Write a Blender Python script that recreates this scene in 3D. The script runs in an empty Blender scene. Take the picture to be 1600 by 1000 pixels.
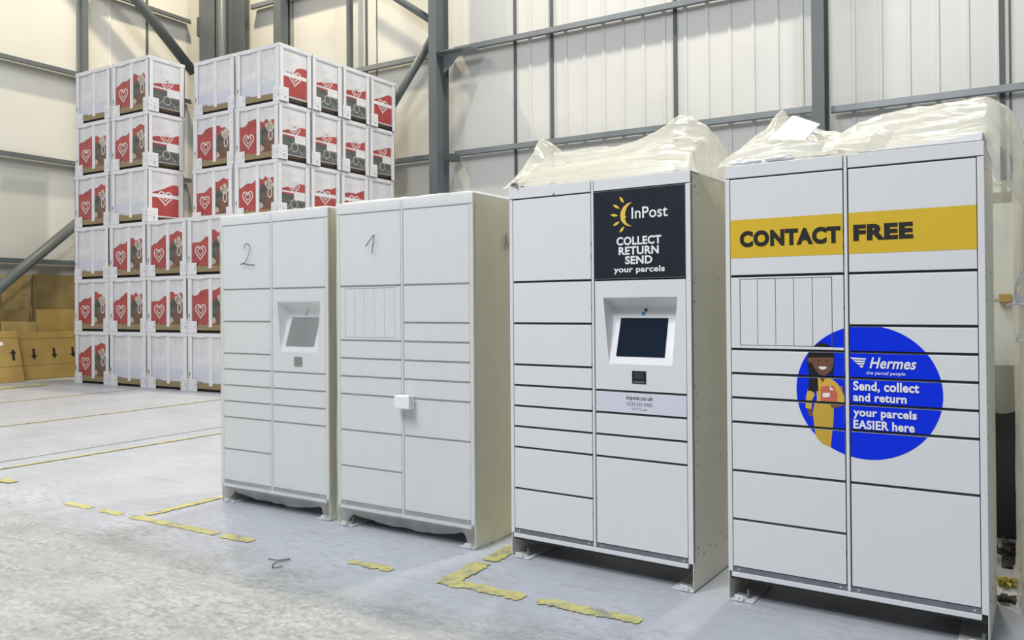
import bpy, bmesh, math, random
from mathutils import Vector, Matrix, noise
random.seed(7)
PI = math.pi
scene = bpy.context.scene
C = scene.collection

# ------------------------------------------------------------------ camera
def build_camera():
    yaw, pitch, roll, h = 0.5430, 0.0072, -0.0074, 1.432
    cy, sy, cp, sp = math.cos(yaw), math.sin(yaw), math.cos(pitch), math.sin(pitch)
    f = Vector((-sy*cp, cy*cp, sp)); r = Vector((cy, sy, 0)); u = r.cross(f)
    r2 = r*math.cos(roll) + u*math.sin(roll); u2 = -r*math.sin(roll) + u*math.cos(roll)
    cam = bpy.data.cameras.new('camera'); o = bpy.data.objects.new('camera', cam); C.objects.link(o)
    cam.sensor_width = 36; cam.lens = 1273.19/1600*36
    cam.shift_x = (800-801.67)/1600; cam.shift_y = (468.5-500)/1600
    cam.clip_start = .05; cam.clip_end = 200
    m = Matrix.Identity(4)
    for k, v in enumerate((r2, u2, -f)):
        for j in range(3): m[j][k] = v[j]
    m.translation = (0, 0, h)
    o.matrix_world = m
    scene.camera = o
build_camera()

# ------------------------------------------------------------------ light
scene.view_settings.view_transform = 'Standard'
scene.view_settings.look = 'None'
scene.view_settings.exposure = 0.10
scene.view_settings.gamma = 1
scene.view_settings.use_curve_mapping = False
wd = bpy.data.worlds.new('hall_air'); scene.world = wd; wd.use_nodes = True
wd.node_tree.nodes['Background'].inputs[0].default_value = (.86, .93, 1, 1)
wd.node_tree.nodes['Background'].inputs[1].default_value = .17

def lamp(name, loc, aim, power, size, col):
    l = bpy.data.lights.new(name, 'AREA'); l.energy = power; l.shape = 'DISK'; l.size = size; l.color = col
    o = bpy.data.objects.new(name, l); C.objects.link(o); o.location = loc
    o.rotation_euler = (Vector(aim) - Vector(loc)).to_track_quat('-Z', 'Y').to_euler()
    o['kind'] = 'helper'
    return o
WARM, COOL = (1, .84, .58), (.97, .985, 1)
lamp('high_bay_lamp', (-14.0, 10.8, 14.6), (-14.2, 11.2, 0), 900, .6, WARM)
lamp('high_bay_lamp', (-5.6, 10.6, 14.6), (-5.6, 11.0, 0), 580, .7, (1, .95, .88))
lamp('high_bay_lamp', (-.9, 10.6, 14.6), (-.9, 11.0, 0), 640, .7, (1, .94, .84))
lamp('high_bay_lamp', (-4.5, -1.5, 10.5), (-4.0, 2.5, 0), 640, 2.2, COOL)
lamp('high_bay_lamp', (-2.2, -4.5, 10.0), (-2.0, 3.0, 1), 500, 2.2, COOL)
lamp('high_bay_lamp', (-12.0, 2.0, 12.0), (-12.5, 5, 0), 300, 2.0, COOL)

# ------------------------------------------------------------------ materials
def sock(n, *names):
    for a in names:
        if a in n.inputs: return n.inputs[a]
def mat(name, col, rough=.5, metal=0, spec=None, alpha=None, bump=None, bscale=40, vary=0, vscale=3, trans=0):
    m = bpy.data.materials.new(name); m.use_nodes = True
    nt = m.node_tree; b = nt.nodes['Principled BSDF']
    b.inputs['Base Color'].default_value = (*col, 1)
    b.inputs['Roughness'].default_value = rough; b.inputs['Metallic'].default_value = metal
    if spec is not None: sock(b, 'Specular IOR Level', 'Specular').default_value = spec
    if alpha is not None: b.inputs['Alpha'].default_value = alpha
    if vary or bump:
        tc = nt.nodes.new('ShaderNodeTexCoord')
    if vary:
        nz = nt.nodes.new('ShaderNodeTexNoise'); nz.inputs['Scale'].default_value = vscale; nz.inputs['Detail'].default_value = 5
        nt.links.new(tc.outputs['Object'], nz.inputs['Vector'])
        rp = nt.nodes.new('ShaderNodeValToRGB')
        rp.color_ramp.elements[0].position = .3; rp.color_ramp.elements[1].position = .7
        rp.color_ramp.elements[0].color = (*[max(0, c*(1-vary)) for c in col], 1)
        rp.color_ramp.elements[1].color = (*[min(1, c*(1+vary*.6)) for c in col], 1)
        nt.links.new(nz.outputs['Fac'], rp.inputs['Fac']); nt.links.new(rp.outputs['Color'], b.inputs['Base Color'])
    if bump:
        n2 = nt.nodes.new('ShaderNodeTexNoise'); n2.inputs['Scale'].default_value = bscale; n2.inputs['Detail'].default_value = 4
        nt.links.new(tc.outputs['Object'], n2.inputs['Vector'])
        bp = nt.nodes.new('ShaderNodeBump'); bp.inputs['Strength'].default_value = bump; bp.inputs['Distance'].default_value = .01
        nt.links.new(n2.outputs['Fac'], bp.inputs['Height']); nt.links.new(bp.outputs['Normal'], b.inputs['Normal'])
    return m

def film_mat(name, col, alpha, rough=.22, translucent=.35, bump=.35, bscale=9, stretch=(1, 1, 1), avar=.1, crease=.6, gloss=.6):
    """thin polythene: part clear, part milky (diffuse + translucent), with a soft gloss"""
    m = bpy.data.materials.new(name); m.use_nodes = True
    nt = m.node_tree; nt.nodes.clear()
    N, L = nt.nodes.new, nt.links.new
    out = N('ShaderNodeOutputMaterial'); tr = N('ShaderNodeBsdfTransparent')
    df = N('ShaderNodeBsdfDiffuse'); tl = N('ShaderNodeBsdfTranslucent'); gl = N('ShaderNodeBsdfGlossy')
    df.inputs[0].default_value = tl.inputs[0].default_value = (*col, 1)
    gl.inputs['Roughness'].default_value = rough
    m1 = N('ShaderNodeMixShader'); m1.inputs[0].default_value = translucent
    L(df.outputs[0], m1.inputs[1]); L(tl.outputs[0], m1.inputs[2])
    m2 = N('ShaderNodeMixShader'); L(tr.outputs[0], m2.inputs[1]); L(m1.outputs[0], m2.inputs[2])
    tc = N('ShaderNodeTexCoord'); mp = N('ShaderNodeMapping'); mp.inputs['Scale'].default_value = stretch
    L(tc.outputs['Object'], mp.inputs[0])
    nz = N('ShaderNodeTexNoise'); nz.inputs['Scale'].default_value = bscale; nz.inputs['Detail'].default_value = 3
    L(mp.outputs[0], nz.inputs['Vector'])
    mr = N('ShaderNodeMapRange'); mr.inputs['From Min'].default_value = .3; mr.inputs['From Max'].default_value = .7
    mr.inputs['To Min'].default_value = max(0, alpha-avar); mr.inputs['To Max'].default_value = min(1, alpha+avar)
    L(nz.outputs['Fac'], mr.inputs['Value']); L(mr.outputs[0], m2.inputs[0])
    n3 = N('ShaderNodeTexNoise'); n3.inputs['Scale'].default_value = bscale*crease; n3.inputs['Detail'].default_value = 2.5
    L(mp.outputs[0], n3.inputs['Vector'])
    def mth(op, a, v):
        x = N('ShaderNodeMath'); x.operation = op; L(a, x.inputs[0]); x.inputs[1].default_value = v; return x.outputs[0]
    cr = mth('POWER', mth('ABSOLUTE', mth('SUBTRACT', n3.outputs['Fac'], .5), 0), .6)     # sharp folds where the noise crosses its middle
    bp = N('ShaderNodeBump'); bp.inputs['Strength'].default_value = bump; bp.inputs['Distance'].default_value = .03
    L(cr, bp.inputs['Height'])
    for s in (df, tl, gl): L(bp.outputs[0], s.inputs['Normal'])
    lw = N('ShaderNodeLayerWeight'); pw = N('ShaderNodeMath'); pw.operation = 'POWER'; pw.inputs[1].default_value = 4.0; L(lw.outputs['Facing'], pw.inputs[0])
    fr = N('ShaderNodeMath'); fr.operation = 'MULTIPLY_ADD'; fr.inputs[1].default_value = gloss; fr.inputs[2].default_value = .045; L(pw.outputs[0], fr.inputs[0])
    m3 = N('ShaderNodeMixShader'); L(fr.outputs[0], m3.inputs[0]); L(m2.outputs[0], m3.inputs[1]); L(gl.outputs[0], m3.inputs[2])
    L(m3.outputs[0], out.inputs[0])
    return m

def floor_mat():
    m = bpy.data.materials.new('worn_concrete'); m.use_nodes = True
    nt = m.node_tree; b = nt.nodes['Principled BSDF']; N, L = nt.nodes.new, nt.links.new
    tc = N('ShaderNodeTexCoord')
    def nz(scale, detail=6, rough=.6, stretch=None):
        n = N('ShaderNodeTexNoise'); n.inputs['Scale'].default_value = scale; n.inputs['Detail'].default_value = detail
        n.inputs['Roughness'].default_value = rough
        if stretch:
            mp = N('ShaderNodeMapping'); mp.inputs['Scale'].default_value = stretch; L(tc.outputs['Object'], mp.inputs[0]); L(mp.outputs[0], n.inputs['Vector'])
        else: L(tc.outputs['Object'], n.inputs['Vector'])
        return n.outputs['Fac']
    def ramp(f, p0, c0, p1, c1):
        r = N('ShaderNodeValToRGB'); r.color_ramp.elements[0].position = p0; r.color_ramp.elements[1].position = p1
        r.color_ramp.elements[0].color = (*c0, 1); r.color_ramp.elements[1].color = (*c1, 1); L(f, r.inputs[0]); return r.outputs[0]
    def mix(f, a, bb, mode='MIX'):
        x = N('ShaderNodeMix'); x.data_type = 'RGBA'; x.blend_type = mode
        if isinstance(f, float): x.inputs[0].default_value = f
        else: L(f, x.inputs[0])
        L(a, x.inputs[6]); L(bb, x.inputs[7]); return x.outputs[2]
    def math_(op, a, v):
        x = N('ShaderNodeMath'); x.operation = op; x.use_clamp = False
        L(a, x.inputs[0])
        if isinstance(v, (int, float)): x.inputs[1].default_value = v
        else: L(v, x.inputs[1])
        return x.outputs[0]
    # painted bays (smooth, pale blue grey) and the rubbed traffic lane in front of them
    bay = ramp(nz(1.3, 8, .65), .3, (.41, .435, .485), .72, (.54, .565, .62))
    lane = mix(ramp(nz(28, 9, .75), .42, (0, 0, 0), .58, (1, 1, 1)), ramp(nz(2.6, 9, .72, (.6, 1.5, 1)), .36, (.24, .25, .25), .62, (.42, .43, .425)), ramp(nz(3.2, 9, .72, (.6, 1.5, 1)), .36, (.36, .37, .37), .62, (.52, .53, .525)))
    sep = N('ShaderNodeSeparateXYZ'); L(tc.outputs['Object'], sep.inputs[0])
    y = math_('ADD', sep.outputs['Y'], math_('MULTIPLY', math_('SUBTRACT', nz(1.6, 6, .65), .5), 1.5))
    mr = N('ShaderNodeMapRange'); mr.inputs[1].default_value = 3.3; mr.inputs[2].default_value = 2.95; mr.inputs[3].default_value = 0; mr.inputs[4].default_value = 1
    L(y, mr.inputs[0])
    col = mix(mr.outputs[0], bay, lane)
    # black rubber flecks and scuffs drawn out along the lane
    fl = ramp(nz(22, 10, .78, (.55, 1.25, 1)), .47, (0, 0, 0), .60, (1, 1, 1))
    patch = ramp(nz(1.3, 6, .65), .38, (.12, .12, .12), .60, (1, 1, 1))
    k = math_('MULTIPLY', math_('MULTIPLY', fl, patch), .62)
    mr2 = N('ShaderNodeMapRange'); mr2.inputs[1].default_value = 4.2; mr2.inputs[2].default_value = 2.6; mr2.inputs[3].default_value = .35; mr2.inputs[4].default_value = 1.0
    L(sep.outputs['Y'], mr2.inputs[0])
    k = math_('MULTIPLY', k, mr2.outputs[0])
    dk = N('ShaderNodeRGB'); dk.outputs[0].default_value = (.13, .13, .12, 1)
    col = mix(k, col, dk.outputs[0])
    sc = ramp(nz(4.0, 9, .75, (.35, 2.4, 1)), .53, (0, 0, 0), .66, (1, 1, 1))
    sk = math_('MULTIPLY', sc, .3)
    dk2 = N('ShaderNodeRGB'); dk2.outputs[0].default_value = (.24, .25, .25, 1)
    col = mix(sk, col, dk2.outputs[0])
    # pale scrapes
    wt = ramp(nz(11, 9, .75), .56, (0, 0, 0), .68, (1, 1, 1)); wk = math_('MULTIPLY', wt, .4)
    lt = N('ShaderNodeRGB'); lt.outputs[0].default_value = (.66, .67, .66, 1)
    col = mix(wk, col, lt.outputs[0])
    L(col, b.inputs['Base Color'])
    rr = ramp(nz(2.5), .3, (.34, .34, .34), .7, (.52, .52, .52)); L(rr, b.inputs['Roughness'])
    bp = N('ShaderNodeBump'); bp.inputs['Strength'].default_value = .12; bp.inputs['Distance'].default_value = .004
    L(nz(60, 6), bp.inputs['Height']); L(bp.outputs[0], b.inputs['Normal'])
    return m

def paint_mark_mat():
    m = mat('worn_yellow_floor_paint', (.50, .46, .13), .6)
    nt = m.node_tree; b = nt.nodes['Principled BSDF']; N, L = nt.nodes.new, nt.links.new
    tc = N('ShaderNodeTexCoord'); nz = N('ShaderNodeTexNoise'); nz.inputs['Scale'].default_value = 9; nz.inputs['Detail'].default_value = 9
    nz.inputs['Roughness'].default_value = .75
    L(tc.outputs['Object'], nz.inputs['Vector'])
    r = N('ShaderNodeValToRGB'); e = r.color_ramp.elements
    e[0].position = .42; e[0].color = (.30, .30, .27, 1); e[1].position = .46; e[1].color = (.46, .43, .18, 1)
    x = e.new(.55); x.color = (.58, .54, .20, 1); x = e.new(.75); x.color = (.60, .575, .36, 1)
    L(nz.outputs['Fac'], r.inputs[0]); L(r.outputs[0], b.inputs['Base Color'])
    return m

M = {
 'floor': floor_mat(),
 'yellow_paint': paint_mark_mat(),
 'wall': mat('cream_wall_sheet', (.72, .725, .69), .42, vary=.05, vscale=.6),
 'rib': mat('ribbed_translucent_sheet', (.73, .735, .71), .4, vary=.05, vscale=.9),
 'joint': mat('dark_joint', (.10, .115, .12), .5),
 'steel': mat('grey_painted_steel', (.125, .147, .158), .45, vary=.08, vscale=2),
 'rail': mat('galvanised_rail', (.24, .265, .28), .38, metal=.2, vary=.1, vscale=3),
 'white': mat('white_powder_coat', (.74, .755, .775), .30, vary=.012, vscale=2),
 'side': mat('warm_bounce_powder_coat', (.73, .725, .64), .38),  # locker sides: warm bounce light is put into the coat's colour
 'gap': mat('dark_gap_sheet', (.035, .038, .04), .5),
 'galv': mat('galvanised_steel', (.20, .225, .25), .35, metal=.4, vary=.15, vscale=14),
 'black': mat('black_plastic', (.012, .013, .014), .3),
 'screen': mat('dark_glass_screen', (.006, .014, .03), .08, spec=.6),
 'dusty_screen': mat('dusty_glass_screen', (.07, .08, .09), .35),
 'bezel': mat('white_console_bezel', (.82, .83, .86), .35),
 'poster': mat('navy_black_poster', (.012, .017, .028), .4, vary=.15, vscale=2),
 'lett_white': mat('white_lettering', (.82, .84, .87), .5),
 'lett_dark': mat('charcoal_lettering', (.045, .05, .06), .5),
 'lett_grey': mat('grey_lettering', (.17, .18, .21), .5),
 'lett_black': mat('black_lettering', (.014, .014, .014), .45),
 'sun_yellow': mat('amber_print', (.80, .56, .09), .45),
 'band': mat('amber_vinyl_band', (.70, .47, .04), .38, spec=.3),
 'label': mat('pale_lilac_label', (.67, .68, .78), .4),
 'blue': mat('royal_blue_vinyl', (.001, .03, .78), .4, spec=.2),
 'hair': mat('black_print', (.008, .008, .01), .4),
 'skin': mat('brown_print', (.17, .075, .045), .45),
 'skin_dark': mat('dark_brown_print', (.10, .04, .025), .45),
 'yellow_print': mat('yellow_print', (.68, .44, .06), .45),
 'yellow_print_deep': mat('deep_yellow_print', (.60, .38, .045), .45),
 'coral': mat('coral_print', (.60, .14, .09), .45),
 'sky_sticker': mat('light_blue_sticker', (.05, .30, .60), .4),
 'film': film_mat('milky_shrink_film', (.95, .96, .945), .29, rough=.3, translucent=.2, bump=.10, bscale=3, stretch=(1, 1, .35), avar=.03),
 'film_cover_side': film_mat('warm_lit_shrink_film', (.95, .935, .78), .36, rough=.3, translucent=.2, bump=.12, bscale=3, stretch=(1, 1, .5), avar=.05),  # denser film on the cover sides, warm light mixed into its tint
 'film_yellow': film_mat('yellowed_polythene', (.93, .915, .80), .46, rough=.27, translucent=.42, bump=.55, bscale=9, stretch=(.13, 1.3, 1.0), avar=.14, crease=.9, gloss=.38),
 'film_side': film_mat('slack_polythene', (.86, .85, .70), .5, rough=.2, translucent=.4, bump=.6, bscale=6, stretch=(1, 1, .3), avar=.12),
 'ink': mat('marker_ink', (.035, .04, .05), .6),
 'ink_pale': mat('faint_marker_ink', (.14, .17, .17), .6),
 'foam': mat('white_foam', (.88, .885, .90), .8, bump=.3, bscale=160),
 'card_white': mat('white_card_corner', (.83, .83, .855), .5, vary=.04, vscale=4),
 'crate_film': mat('white_wrapped_crate_face', (.76, .76, .785), .32, vary=.12, vscale=5, bump=.5, bscale=7),
 'crate_lid': mat('white_crate_lid', (.82, .82, .845), .45, vary=.05, vscale=4),
 'red': mat('red_print_under_film', (.45, .075, .072), .4, vary=.2, vscale=5),
 'pink': mat('pale_pink_print', (.72, .52, .50), .5),
 'pic_dark': mat('dark_green_print', (.11, .115, .10), .45, vary=.5, vscale=9),
 'pic_brown': mat('brown_wafer_print', (.21, .115, .08), .5, vary=.35, vscale=14),
 'pic_cream': mat('cream_print', (.58, .50, .42), .5, vary=.2, vscale=12),
 'promo': mat('dark_grey_print', (.105, .12, .11), .45, vary=.25, vscale=10),
 'printed_white': mat('white_print', (.72, .68, .68), .5),
 'mark': mat('grey_print_marks', (.33, .35, .42), .6),
 'tray': mat('brown_card_tray', (.32, .245, .135), .8, vary=.12, vscale=6),
 'pallet': mat('dark_pallet_gap', (.012, .011, .01), .9),
 'card': mat('brown_corrugated_card', (.40, .275, .085), .8, vary=.14, vscale=3),
 'card2': mat('dusty_brown_card', (.26, .19, .075), .85, vary=.2, vscale=3),
 'card3': mat('stained_tan_card', (.44, .33, .13), .8, vary=.3, vscale=4),
 'bluegrey': mat('blue_grey_panel', (.32, .36, .46), .5),
 'tape': mat('crumpled_yellow_tape', (.42, .36, .05), .5, vary=.4, vscale=20),
 'dark_scrap': mat('dark_scrap', (.04, .04, .035), .8, vary=.4, vscale=12),
 'strap': mat('white_plastic_strap', (.72, .74, .76), .35),
 'wire': mat('dark_wire', (.03, .03, .03), .5),
}

# ------------------------------------------------------------------ mesh helpers
class MB:
    def __init__(s): s.v = []; s.f = []; s.m = []; s.mats = []
    def mi(s, k):
        if k not in s.mats: s.mats.append(k)
        return s.mats.index(k)
    def add(s, vs, fs, k):
        o = len(s.v); s.v += [tuple(v) for v in vs]; i = s.mi(k)
        for f in fs: s.f.append([a+o for a in f]); s.m.append(i)
        return s
    def box(s, x0, x1, y0, y1, z0, z1, k):
        return s.add([(x0,y0,z0),(x1,y0,z0),(x1,y1,z0),(x0,y1,z0),(x0,y0,z1),(x1,y0,z1),(x1,y1,z1),(x0,y1,z1)],
              [(0,3,2,1),(4,5,6,7),(0,1,5,4),(1,2,6,5),(2,3,7,6),(3,0,4,7)], k)
    def hexa(s, a, b, k):
        """solid between two quads a (front) and b (back)"""
        return s.add(list(a)+list(b), [(0,1,2,3),(7,6,5,4),(0,4,5,1),(1,5,6,2),(2,6,7,3),(3,7,4,0)], k)
    def poly(s, pts, k): return s.add(pts, [list(range(len(pts)))], k)
    def front(s, pts2, y, k):
        """flat print facing -Y"""
        a = sum(p[0]*q[1]-q[0]*p[1] for p, q in zip(pts2, pts2[1:]+pts2[:1]))
        if a < 0: pts2 = pts2[::-1]
        return s.poly([(p[0], y, p[1]) for p in pts2], k)
    def sideface(s, pts2, x, k):
        a = sum(p[0]*q[1]-q[0]*p[1] for p, q in zip(pts2, pts2[1:]+pts2[:1]))
        if a < 0: pts2 = pts2[::-1]
        return s.poly([(x, p[0], p[1]) for p in pts2], k)
    def ribbon(s, pts, w, k, fn, closed=False):
        """stroke of width w along 2-D points, fn maps (a,b) to 3-D"""
        n = len(pts); L, R = [], []
        for i, p in enumerate(pts):
            a = pts[(i-1) % n] if (closed or i) else p; b = pts[(i+1) % n] if (closed or i < n-1) else p
            dx, dy = b[0]-a[0], b[1]-a[1]; l = math.hypot(dx, dy) or 1
            ww = w[i] if isinstance(w, (list, tuple)) else w
            nx, ny = -dy/l*ww/2, dx/l*ww/2
            L.append(fn(p[0]+nx, p[1]+ny)); R.append(fn(p[0]-nx, p[1]-ny))
        o = L + R
        fs = [(i+n, (i+1) % n + n, (i+1) % n, i) for i in range(n if closed else n-1)]
        return s.add(o, fs, k)
    def tube(s, pts, r, k, seg=10, caps=True):
        pts = [Vector(p) for p in pts]; n = len(pts); vs = []; up = None
        for i, p in enumerate(pts):
            d = (pts[min(i+1, n-1)] - pts[max(i-1, 0)]).normalized()
            if up is None: up = Vector((0, 0, 1)) if abs(d.z) < .9 else Vector((1, 0, 0))
            a = d.cross(up).normalized(); bb = a.cross(d).normalized(); up = bb
            for j in range(seg):
                t = 2*PI*j/seg; vs.append(p + a*math.cos(t)*r + bb*math.sin(t)*r)
        fs = []
        for i in range(n-1):
            for j in range(seg): fs.append((i*seg+j, i*seg+(j+1) % seg, (i+1)*seg+(j+1) % seg, (i+1)*seg+j))
        if caps: fs += [list(range(seg))[::-1], [(n-1)*seg+j for j in range(seg)]]
        return s.add(vs, fs, k)
    def grid(s, nx, ny, fn, k):
        vs = [fn(i/nx, j/ny) for j in range(ny+1) for i in range(nx+1)]
        fs = [(j*(nx+1)+i, j*(nx+1)+i+1, (j+1)*(nx+1)+i+1, (j+1)*(nx+1)+i) for j in range(ny) for i in range(nx)]
        return s.add(vs, fs, k)
    def disc(s, c, r, k, axis='y', seg=16, depth=.002):
        fr, bk = [], []
        for i in range(seg):
            t = 2*PI*i/seg; a, b = math.cos(t)*r, math.sin(t)*r
            if axis == 'y': fr.append((c[0]+a, c[1], c[2]+b)); bk.append((c[0]+a, c[1]+depth, c[2]+b))
            elif axis == 'x': fr.append((c[0], c[1]+a, c[2]+b)); bk.append((c[0]-depth, c[1]+a, c[2]+b))
            else: fr.append((c[0]+a, c[1]+b, c[2])); bk.append((c[0]+a, c[1]+b, c[2]-depth))
        n = seg
        return s.add(fr+bk, [list(range(n)), [n+i for i in range(n)][::-1]] + [(i, n+i, n+(i+1) % n, (i+1) % n) for i in range(n)], k)
    def mesh(s, name):
        me = bpy.data.meshes.new(name); me.from_pydata(s.v, [], s.f)
        for k in s.mats: me.materials.append(M[k])
        me.polygons.foreach_set('material_index', s.m); me.update()
        return me
def place(name, me, parent=None, loc=(0, 0, 0)):
    o = bpy.data.objects.new(name, me); C.objects.link(o); o.location = loc
    if parent: o.parent = parent
    return o
def obj(name, mb, parent=None, bevel=0, smooth=False, fix=False, loc=(0, 0, 0)):
    me = mb.mesh(name)
    if fix or smooth:
        bm = bmesh.new(); bm.from_mesh(me); bmesh.ops.remove_doubles(bm, verts=bm.verts, dist=1e-6)
        bmesh.ops.recalc_face_normals(bm, faces=bm.faces); bm.to_mesh(me); bm.free()
    if smooth: me.polygons.foreach_set('use_smooth', [True]*len(me.polygons))
    o = place(name, me, parent, loc)
    if bevel:
        b = o.modifiers.new('edge', 'BEVEL'); b.width = bevel; b.segments = 2; b.limit_method = 'ANGLE'
    return o
def tag(o, label, cat, group=None, kind=None):
    o['label'] = label; o['category'] = cat
    if group: o['group'] = group
    if kind: o['kind'] = kind
    return o
def thing(name, loc, rz, label, cat, group=None):
    o = bpy.data.objects.new(name, None); C.objects.link(o); o.location = loc; o.rotation_euler = (0, 0, rz)
    o.empty_display_size = .1
    return tag(o, label, cat, group)
def struct(name, mb, parent=None, **kw):
    o = obj(name, mb, parent, **kw); o['kind'] = 'structure'; return o
def copy_tree(o, parent=None):
    c = o.copy(); C.objects.link(c)
    if parent: c.parent = parent
    for ch in list(o.children): copy_tree(ch, c)
    return c

TEXT_CACHE = {}
def text_pts(s, bold=0., shear=0.):
    """outline faces of a string in unit box: returns verts, faces, w, h"""
    key = (s, bold, shear)
    if key in TEXT_CACHE: return TEXT_CACHE[key]
    cu = bpy.data.curves.new('t', 'FONT'); cu.body = s; cu.offset = bold; cu.shear = shear; cu.resolution_u = 4; cu.fill_mode = 'FRONT'; cu.space_character = 1+bold*1.6
    o = bpy.data.objects.new('t', cu); C.objects.link(o)
    bpy.context.view_layer.update(); dg = bpy.context.evaluated_depsgraph_get()
    me = bpy.data.meshes.new_from_object(o.evaluated_get(dg))
    vs = [(v.co.x, v.co.y) for v in me.vertices]; fs = [list(p.vertices) for p in me.polygons]
    bpy.data.objects.remove(o); bpy.data.curves.remove(cu); bpy.data.meshes.remove(me)
    TEXT_CACHE[key] = (vs, fs)
    return vs, fs
def text(mb, s, x0, x1, z0, z1, y, k, bold=.02, shear=0.):
    """lettering facing -Y filling the box; z0,z1 bound the glyphs' own outline"""
    vs, fs = text_pts(s, bold, shear)
    a0, a1 = min(v[0] for v in vs), max(v[0] for v in vs); b0, b1 = min(v[1] for v in vs), max(v[1] for v in vs)
    mb.add([(x0+(v[0]-a0)/(a1-a0)*(x1-x0), y, z0+(v[1]-b0)/(b1-b0)*(z1-z0)) for v in vs], fs, k)

def clip(poly, x0, x1, z0, z1):
    """cut a 2-D outline to a door's rectangle"""
    for ax, lim, sg in ((0, x0, 1), (0, x1, -1), (1, z0, 1), (1, z1, -1)):
        out = []
        for p, q in zip(poly, poly[1:]+poly[:1]):
            ip, iq = (p[ax]-lim)*sg >= 0, (q[ax]-lim)*sg >= 0
            if ip: out.append(p)
            if ip != iq:
                t = (lim-p[ax])/(q[ax]-p[ax]); out.append((p[0]+t*(q[0]-p[0]), p[1]+t*(q[1]-p[1])))
        poly = out
        if not poly: return []
    return poly
def interp(tab, x):
    if x <= tab[0][0]: return tab[0][1]
    for (a, va), (b, vb) in zip(tab, tab[1:]):
        if x <= b:
            t = (x-a)/(b-a); t = t*t*(3-2*t)*.5 + t*.5
            return va+(vb-va)*t
    return tab[-1][1]
def nz(x, y, z=0.): return noise.noise(Vector((x, y, z)))

# ------------------------------------------------------------------ the hall
XL, YB, HT = -17.6, 14.06, 13.0
fl = MB(); fl.add([(XL, -9, 0), (9, -9, 0), (9, YB, 0), (XL, YB, 0), (XL, -9, -.2), (9, -9, -.2), (9, YB, -.2), (XL, YB, -.2)],
   [(0,1,2,3),(7,6,5,4),(0,4,5,1),(1,5,6,2),(2,6,7,3),(3,7,4,0)], 'floor')
FLOOR = struct('floor', fl)

MARKS = [0]
def floor_line(pts, w, name='floor_marking', rag=.02, seed=0):
    """worn painted line lying on the floor along pts"""
    P = []; MARKS[0] += 1; zz = .002+.0004*MARKS[0]
    for (a, b) in zip(pts, pts[1:]):
        n = max(2, int(math.hypot(b[0]-a[0], b[1]-a[1])/.009))
        P += [(a[0]+(b[0]-a[0])*i/n, a[1]+(b[1]-a[1])*i/n) for i in range(n)]
    P.append(pts[-1]); n = len(P); L, R = [], []
    for i, p in enumerate(P):
        a, b = P[max(0, i-1)], P[min(n-1, i+1)]; dx, dy = b[0]-a[0], b[1]-a[1]; l = math.hypot(dx, dy) or 1
        t = min(1, min(i, n-1-i)/4+.6)
        wl = w/2*t + rag*(.4*nz(p[0]*9, p[1]*9, seed)+.5*nz(p[0]*35, p[1]*35, seed)+.4*nz(p[0]*90, p[1]*90, seed)); wr = w/2*t + rag*(.4*nz(p[0]*9, p[1]*9, seed+5)+.5*nz(p[0]*35, p[1]*35, seed+5)+.4*nz(p[0]*90, p[1]*90, seed+5))
        L.append((p[0]-dy/l*wl, p[1]+dx/l*wl, zz)); R.append((p[0]+dy/l*wr, p[1]-dx/l*wr, zz))
    mb = MB(); k = len(P)
    mb.add(L+R, [(i+k, i+1+k, i+1, i) for i in range(k-1)], 'yellow_paint')
    top = [v for v in mb.v]
    o = struct(name, mb, FLOOR); return o
LY = 3.45
for i, (a, b) in enumerate([(-5.95, -5.62), (-5.52, -5.28), (-5.18, -4.28), (-4.22, -3.96), (-3.16, -2.86), (-2.54, -2.03), (-1.95, -1.42)]):
    floor_line([(a, LY+.02*nz(i, 3)), ((a+b)/2, LY+.015*nz(i, 9)), (b, LY)], .085 if i > 4 else .07, seed=i*3.1, rag=.035)
floor_line([(-5.10, 3.52), (-5.08, 4.15), (-5.1, 6.5)], .075, seed=31, rag=.02)
floor_line([(-2.48, 3.42), (-2.5, 3.80)], .115, seed=37, rag=.03)
floor_line([(-2.49, 3.84), (-2.5, 4.3), (-2.5, 5.4)], .105, seed=41, rag=.03)
for x, y0, y1, wd_ in [(-7.7, 3.7, 8.6, .055), (-10.5, 4.6, 8.9, .045), (-13.2, 5.6, 8.9, .05), (-15.6, 6.9, 8.7, .3)]:
    floor_line([(x-.02, y0), (x+.03, (y0+y1)/2), (x, y1)], wd_, seed=x, rag=.012)
floor_line([(-7.25, 3.62), (-7.02, 3.64)], .10, seed=51, rag=.03)
fj = MB(); fj.add([(-8.085, 2.4, .002), (-8.065, 2.4, .002), (-8.065, 9, .002), (-8.085, 9, .002)], [(0,1,2,3)], 'galv')
struct('floor_joint', fj, FLOOR)

# back wall: smooth sheets in the corner, ribbed sheets beyond
wb = MB(); wb.box(XL-.2, -8.386, YB, YB+.15, -.2, HT, 'wall')
prof = []; x = -8.386; i = 0
while x < 9:
    prof += [(x, 0), (x+.30, 0), (x+.315, -.018), (x+.365, -.018), (x+.38, 0)]; x += .4
vs = []; fs = []
for px, py in prof: vs += [(px, YB+py, 0), (px, YB+py, HT)]
for j in range(len(prof)-1): fs.append((2*j, 2*j+2, 2*j+3, 2*j+1))
wb.add(vs, fs, 'rib'); wb.box(-8.386, 9, YB+.02, YB+.15, -.2, HT, 'rib')
WB = struct('wall_back', wb)
def wjoint(x, w=.05, d=.03): struct('panel_joint', MB().box(x-w/2, x+w/2, YB-d, YB, 0, HT, 'joint'), WB)
wjoint(-8.386, .055); wjoint(-7.547, .06, .04); wjoint(-5.027, .065, .04); wjoint(-.002, .07, .04); wjoint(.10, .025)
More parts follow.
